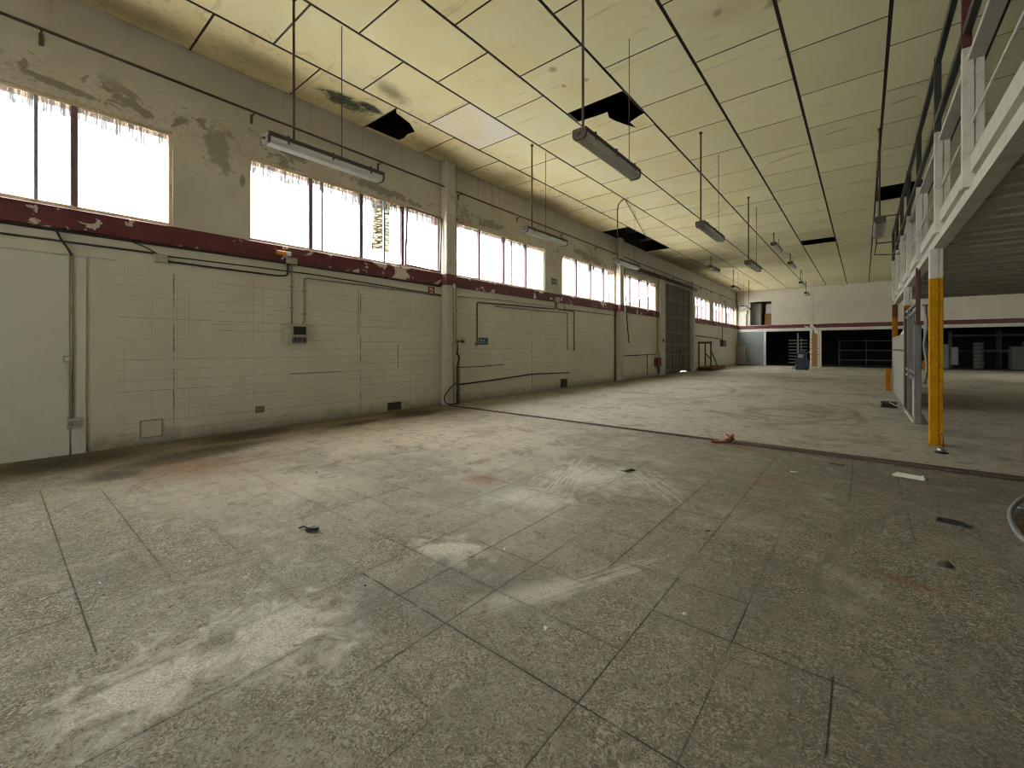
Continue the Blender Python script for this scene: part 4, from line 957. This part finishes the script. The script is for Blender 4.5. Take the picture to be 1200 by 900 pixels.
# pale locker before the sliding door
t = thing('locker', 'narrow pale locker standing in front of the blue-grey sliding door', 'locker', (-8.25, 39.85, 0))
MB().cbox(0, 0, .06, .58, .4, 1.62, .02).build('cabinet', M['cream_paint'], t, fix=True)
MB().cbox(.02, -.015, .10, .56, -.001, 1.58, .006).build('door', M['cream_paint'], t, fix=True)
for x in (.03, .49): MB().box(x, .04, 0, x + .05, .36, .06).build('foot', M['black'], t)
# upper doorway: cupboard, cloth and a box
t = thing('cupboard', 'pale tall cupboard standing inside the upper doorway', 'cupboard', (-7.80, 41.25, 3.28))
MB().cbox(0, 0, .05, 1.15, .55, 1.95, .02).box(.05, .05, 0, 1.1, .5, .05).build('case', M['cream_paint'], t, fix=True)
for x in (.02, .585): 
    d_ = MB().cbox(x, -.02, .08, x + .545, -.001, 1.92, .006).build('door', M['cream_paint'], t, fix=True)
    MB().box(x + (.48 if x < .1 else .04), -.04, 1.0, x + (.50 if x < .1 else .06), -.021, 1.15).build('handle', M['fixture'], d_)
t = thing('carton', 'brown carton inside the upper doorway', 'box', (-6.42, 41.4, 3.28))
MB().cbox(0, 0, 0, .7, .6, 1.0, .01).build('body', M['wood_brown'], t, fix=True)
MB().prism([(-.05, 1.0), (.35, 1.03), (.75, 1.0), (.72, .99), (.35, 1.0), (0, .99)], 'y', -.02, .62).build('flap', M['wood_brown'], t)
b_ = MB().cbox(0, 0, 0, .55, .4, .75, .03).cbox(.03, .02, .74, .52, .38, .80, .02).build('white_tub', M['white'], loc=(-6.35, 41.45, 4.32), fix=True); tag(b_, 'white tub on top of the brown carton in the upper doorway', 'tub')

# things in the dark store seen through the right opening
DK = 'pale round tubs stacked in the dark opening on the right'
for k in range(7):
    b_ = MB().lathe([(.24, 0), (.27, .03), (.27, .20), (.23, .25)], 16).build('round_tub', M['shaded_grey'], loc=(6.1, 43.0, k * .262)); tag(b_, ('lowest', 'second lowest', 'third lowest', 'middle', 'third highest', 'second highest', 'topmost')[k] + ' pale round tub of the stack in the dark right opening', 'tub', DK)
t = thing('pallet_rack', 'dim pallet rack with a long level beam in the dark right opening', 'rack', (4.9, 44.2, 0))
for x in (0, 2.4, 4.6):
    for y in (0, .9): MB().cbox(x - .05, y - .05, 0, x + .05, y + .05, 2.7, .01).build('post', M['grey_steel'], t, fix=True)
for z in (1.15, 2.25):
    for y in (-.07, .95): MB().cbox(-.05, y - .03, z, 4.65, y + .03, z + .12, .01).build('beam', M['shaded_grey'], t, fix=True)
    MB().box(0, -.03, z + .122, 4.6, .92, z + .14).build('shelf', M['bluegrey'], t)
b_ = MB().cbox(0, 0, 0, 1.5, 1.0, 1.55, .04).box(.2, -.02, .3, 1.3, 0, 1.3).cbox(.55, .2, 1.55, 1.3, .8, 1.9, .05).build('machine_cabinet', M['shaded_grey'], loc=(7.45, 42.0, 0), fix=True); tag(b_, 'big pale machine cabinet at the right edge of the dark opening', 'cabinet')
b_ = MB().cbox(0, 0, 0, .5, .5, 1.7, .03).cbox(.62, -.2, .25, .95, .1, 1.5, .03).box(.5, 0, .5, .64, .1, .6).build('switch_cabinet', M['bluegrey'], loc=(4.15, 42.8, 0), fix=True); tag(b_, 'dim grey twin switch cabinet left of the round tub stack', 'cabinet')
b_ = MB().cbox(0, 0, 0, .6, .6, .62, .02)
for k in range(4): b_.box(-.015, -.015, .05 + k * .15, .615, .615, .11 + k * .15)
b_ = b_.build('rusty_crate', M['orange'], loc=(3.05, 39.0, 0), fix=True); tag(b_, 'orange-brown slatted crate on the far floor behind the yellow column', 'crate')
t = thing('store_shelf', 'dim low shelf unit deep in the dark middle opening', 'shelf', (-1.6, 46.0, 0))
for x in (0, 1.8, 3.6): MB().cbox(x - .04, 0, 0, x + .04, .6, 2.2, .01).build('upright', M['grey_steel'], t, fix=True)
for z in (.4, 1.2, 2.0): MB().cbox(0.05, 0, z, 3.55, .6, z + .05, .01).build('shelf', M['bluegrey'], t, fix=True)

# ------------------------------------------------------------------ floor: rail, hoses, debris
t = thing('floor_rail', 'dark steel rail strip laid straight across the floor from the tall pillar', 'rail', (-8.0, 7.27, 0), math.atan2(-.11, 9.25))
MB().cbox(0, -.028, 0, 6.35, .028, .026, .006).build('thin_strip', M['strip_steel'], t, fix=True)
MB().cbox(6.35, -.06, 0, 17.9, -.014, .036, .006).cbox(6.35, .014, 0, 17.9, .06, .036, .006).box(6.35, -.012, 0, 17.9, .012, .006).build('double_strip', M['strip_steel'], t, fix=True)
t = thing('crumpled_strap', 'crumpled red and pink strap lying on the floor rail', 'strap', (-1.6, 7.12, 0))
t.scale = (.75, .8, 1.5)
MB().tube(smooth_path([(-.22, -.12, .012), (-.10, -.06, .015), (.0, .0, .05), (.08, .08, .07), (.10, .0, .09), (.02, -.05, .06), (-.05, .03, .08), (.06, .10, .035), (.12, .02, .02)]), .018, 6).build('strap', M['pink'], t)
MB().tube(smooth_path([(-.26, -.16, .012), (-.1, -.10, .012), (.04, -.07, .03), (.11, .0, .05), (.10, .09, .03)]), .013, 6).build('red_edge', M['red'], t)

hp = smooth_path([(1.22, 6.35, .02), (1.10, 6.0, .036), (.985, 5.6, .03), (.93, 5.2, .02), (.93, 4.85, .02), (1.02, 4.45, .02), (1.3, 4.05, .02), (1.8, 3.8, .02)], 8)
b_ = MB().tube(hp, .02, 10).build('hose', M['hose']); tag(b_, 'blue-grey hose curving over the floor at the right edge', 'hose')
hx = []
for k in range(0, 330):
    s_ = k / 329; a = k / 12 * 2 * math.pi
    cx_, cy_ = 1.85 - .50 * s_, 9.15 - 2.75 * s_
    hx.append((cx_ + .12 * math.cos(a), cy_ + .02 * math.sin(a * .5), .135 + .12 * math.sin(a)))
b_ = MB().tube(hx, .010, 6).build('spiral_hose', M['red_hose']); tag(b_, 'red spiral air hose stretched along the floor at the right edge', 'hose')
b_ = MB().prism([(0, 0), (.16, -.10), (.175, -.08), (.02, .02)], 'z', .0, .012).build('white_stick', M['white'], loc=(1.04, 5.93, 0)); tag(b_, 'short white slat on the floor under the blue-grey hose', 'stick')
t = thing('metal_dome', 'small shiny domed cap on a dark ring in front of the yellow column', 'dome', (.83, 8.32, 0))
MB().lathe([(.075, 0), (.075, .012), (.05, .02)], 18).build('ring', M['black'], t)
MB().lathe([(.045, .02), (.045, .04), (.036, .062), (.018, .075), (.004, .078)], 16).build('dome', M['steel'], t)
MB().tube([(.02, .02, .07), (.045, .25, .16), (.05, .51, .2)], .006).build('wire', M['black_cable'], t)
b_ = MB().prism([(0, 0), (.26, -.02), (.235, .17), (.02, .19)], 'z', .0, .008).prism([(.26, -.02), (.275, -.015), (.245, .175), (.235, .17)], 'z', .004, .02).build('paper_sheet', M['paper'], loc=(.25, 6.50, .001)); b_.rotation_euler = (0, 0, -.15); tag(b_, 'white paper sheet on the floor just before the floor rail', 'paper')
b_ = MB().cbox(0, 0, 0, .17, .075, .018, .004).cbox(.01, .01, .018, .16, .065, .024, .002).build('metal_plate', M['black'], loc=(.47, 5.02, 0), fix=True); b_.rotation_euler = (0, 0, -.12); tag(b_, 'small dark metal plate lying on the right side of the floor', 'plate')
t = thing('broken_bracket', 'broken black plastic bracket lying alone on the pale floor', 'debris', (-3.40, 1.60, 0), .6)
t.scale = (.78, .78, .70)
MB().cbox(-.02, -.035, .005, .10, .03, .035, .008).prism([(.0, -.03), (.09, -.03), (.11, .0), (.05, .035)], 'z', .035, .05).build('body', M['black'], t, fix=True)
MB().tube([(-.01, 0, .02), (-.07, .045, .03), (-.12, .03, .012)], .010).build('arm', M['black'], t)
def scrap(name, label, x, y, s, m, cat='debris', rz=0., thick=.25, group=None):
    rnd = random.Random(int(abs(x * 977 + y * 131)))
    k = 7; poly = [(s * (.6 + .5 * rnd.random()) * math.cos(2 * math.pi * i / k), s * .6 * (.6 + .5 * rnd.random()) * math.sin(2 * math.pi * i / k)) for i in range(k)]
    mb = MB(); n_ = len(poly)
    top = [(p[0] * .7, p[1] * .7, s * thick * (.6 + .7 * rnd.random())) for p in poly]
    mb.add([(p[0], p[1], 0) for p in poly] + top, [list(range(n_))[::-1], list(range(n_, 2 * n_))] + [(i, (i + 1) % n_, n_ + (i + 1) % n_, n_ + i) for i in range(n_)])
    o = mb.build(name, m, loc=(x, y, 0)); o.rotation_euler = (0, 0, rz); return tag(o, label, cat, group)
l_ = MB()
lp = [(-.14, 0), (-.06, -.035), (.05, -.045), (.13, -.01), (.06, .03), (-.05, .035)]
l_.add([(p[0], p[1], .012 + .05 * abs(p[1]) * 8 + .02 * math.sin(p[0] * 20)) for p in lp] + [(-.14, 0, .02), (.13, -.01, .016), (0, -.005, .006)], [(0, 1, 8), (1, 2, 8), (2, 3, 8), (3, 4, 8), (4, 5, 8), (5, 0, 8)])
l_.add([(p[0], p[1], .004 + .05 * abs(p[1]) * 8 + .02 * math.sin(p[0] * 20)) for p in lp] + [(0, -.005, .0)], [(1, 0, 6), (2, 1, 6), (3, 2, 6), (4, 3, 6), (5, 4, 6), (0, 5, 6)])
l_ = l_.build('dry_leaf', M['leaf'], loc=(-2.13, 4.74, 0)); l_.scale = (.7, .7, .8); l_.rotation_euler = (0, 0, .5); tag(l_, 'curled dark leaf on the scuffed middle of the floor', 'leaf')
scrap('rubble_chip', 'brownish rubble chip on the floor right of centre, below the dark metal plate', .42, 4.03, .055, M['stone'], rz=.3, thick=.5)
b_ = MB().tube([(0, 0, .010), (.085, .01, .010)], .009, 8).build('cigarette_end', M['white'], loc=(-.66, 5.91, 0)); tag(b_, 'tiny white stub on the floor between the leaf and the paper sheet', 'stub')
b_ = MB().cbox(0, 0, 0, .16, .02, .012, .003).build('dark_stick', M['stone'], loc=(-.34, 6.66, 0), fix=True); tag(b_, 'short dark stick near the floor rail left of the paper sheet', 'stick')
GB = 'small crumbs scattered over the floor'
CR = [(-2.35, 1.45, 'small dark crumb on the tiles in front of the broken black bracket'), (-4.9, 2.4, 'small dark crumb between the broken bracket and the wall vent'),
      (-6.3, 4.6, 'small dark crumb on the pale floor before the tall pillar'), (-1.9, 2.7, 'small dark crumb at the middle of the tiled floor'),
      (-.95, 3.6, 'small dark crumb on the tiles in front of the dry leaf'), (-.2, 4.1, 'small dark crumb left of the rubble chip'),
      (.1, 3.45, 'small dark crumb beside the rusty streak on the right floor'), (-1.1, 6.9, 'small dark crumb just right of the crumpled red strap'),
      (.75, 4.05, 'small dark crumb right of the rubble chip'), (-5.6, 3.9, 'small dark crumb on the pale floor before the wide wall vent')]
for k, (x, y, lab) in enumerate(CR): scrap('floor_crumb', lab, x, y, .012 + .007 * (k % 3), M['stone'], rz=k, thick=.4, group=GB)
GW = 'white flecks scattered over the floor'
FL = [(-3.54, .86, 'tiny white fleck, left one of a pair on the front left tiles'), (-3.02, 1.02, 'tiny white fleck on the tiles left of the broken bracket'),
      (-1.27, 1.82, 'tiny white fleck at the centre of the tiled floor'), (-3.64, .43, 'tiny white fleck on the far left foreground tiles'),
      (-2.0, 2.35, 'tiny white fleck on the scuffed tiles behind the centre'), (-.75, 2.4, 'tiny white fleck on the grey tiles right of centre'), (-1.05, 3.0, 'tiny white fleck before the dry leaf, on the grey tiles')]
for k, (x, y, lab) in enumerate(FL): scrap('white_fleck', lab, x, y, .012 + .005 * (k % 3), M['white'], rz=k * 1.3, thick=.3, group=GW)

# ------------------------------------------------------------------ what stands outside
def facade(name, label, x, y0, y1, h, mat_, win):
    t = thing(name, label, 'building', (x, y0, -.03))
    L = y1 - y0
    MB().box(-8, 0, 0, 0, L, h).build('wall', mat_, t)
    MB().prism([(-8.4, h), (.4, h), (-4, h + .9)], 'y', -.3, L + .3).build('roof', M['roof_out'], t)
    n = max(int(L / 3.2), 1)
    for k in range(n):
        for z in (1.2, 4.0, 6.6):
            if z + 1.3 > h - .3: continue
            MB().box(.0, (k + .3) * L / n, z, .05, (k + .7) * L / n, z + 1.3).build('window', win, t)
M['teal_wall'] = paint('pale_teal_wall', (.085, .125, .125), (.07, .105, .105), .8, .8)
M['pink_wall'] = paint('dusky_pink_wall', (.16, .11, .095), (.13, .09, .08), .8, .8)
M['roof_out'] = paint('grey_green_roof', (.07, .10, .09), (.05, .075, .07), .8, 1.)
M['win_out'] = paint('dark_outdoor_pane', (.03, .045, .05), rough=.3)
facade('outbuilding', 'low teal building faintly seen outside through the third window', -27, 19, 31, 7.0, M['teal_wall'], M['win_out'])
facade('outbuilding', 'low teal building faintly seen outside through the fourth window', -27, 44, 54, 7.1, M['teal_wall'], M['win_out'])
facade('outbuilding', 'dusky pink building outside beyond the last windows', -22, 66, 100, 8.6, M['pink_wall'], M['win_out'])
# rusty lattice hung outside the second window
M['tan_wire'] = paint('tan_wire', (.10, .085, .06), (.07, .06, .045), .8, 9.)
lt = MB(); rl_ = random.Random(3)
for k in range(22): z = 3.72 + k * .055; a_ = rl_.uniform(-.02, .02); lt.tube([(0, rl_.uniform(0, .06), z - a_), (.01, .25, z + a_), (0, rl_.uniform(.44, .5), z + rl_.uniform(-.03, .03))], .009, 5)
for y in (0.02, .48): lt.tube([(.0, y, 3.70), (.0, y, 4.93)], .010, 6)
for k in range(9): lt.tube([(.012, .10 + .02 * (k % 3), 3.75 + k * .12), (.012, .36, 3.88 + k * .12)], .010, 5)
def mat_sheet():
    t = NT('ragged_translucent_mat'); p = t.pos(); n = t.noise(t.scale(p, (1, 3, 14)), 2.2, 4, .65)
    tl = t.node('ShaderNodeBsdfTranslucent', {0: t.mix(t.ss(n, .35, .65), (.17, .15, .11), (.50, .48, .42))}); t.l.new(tl.outputs[0], t.n['Material Output'].inputs[0]); return t.mat
M['mat_sheet'] = mat_sheet()
lt.prism([(.02, 3.74), (.14, 3.71), (.26, 3.76), (.40, 3.70), (.48, 3.75), (.47, 4.3), (.49, 4.9), (.3, 4.93), (.02, 4.92), (.04, 4.4)], 'x', .014, .018, 1)
lt = lt.build('wire_lattice', [M['tan_wire'], M['mat_sheet']], loc=(WX - .40, 5.55, 0)); tag(lt, 'ragged mat of wire lattice hanging outside the third pane of the second window', 'lattice')
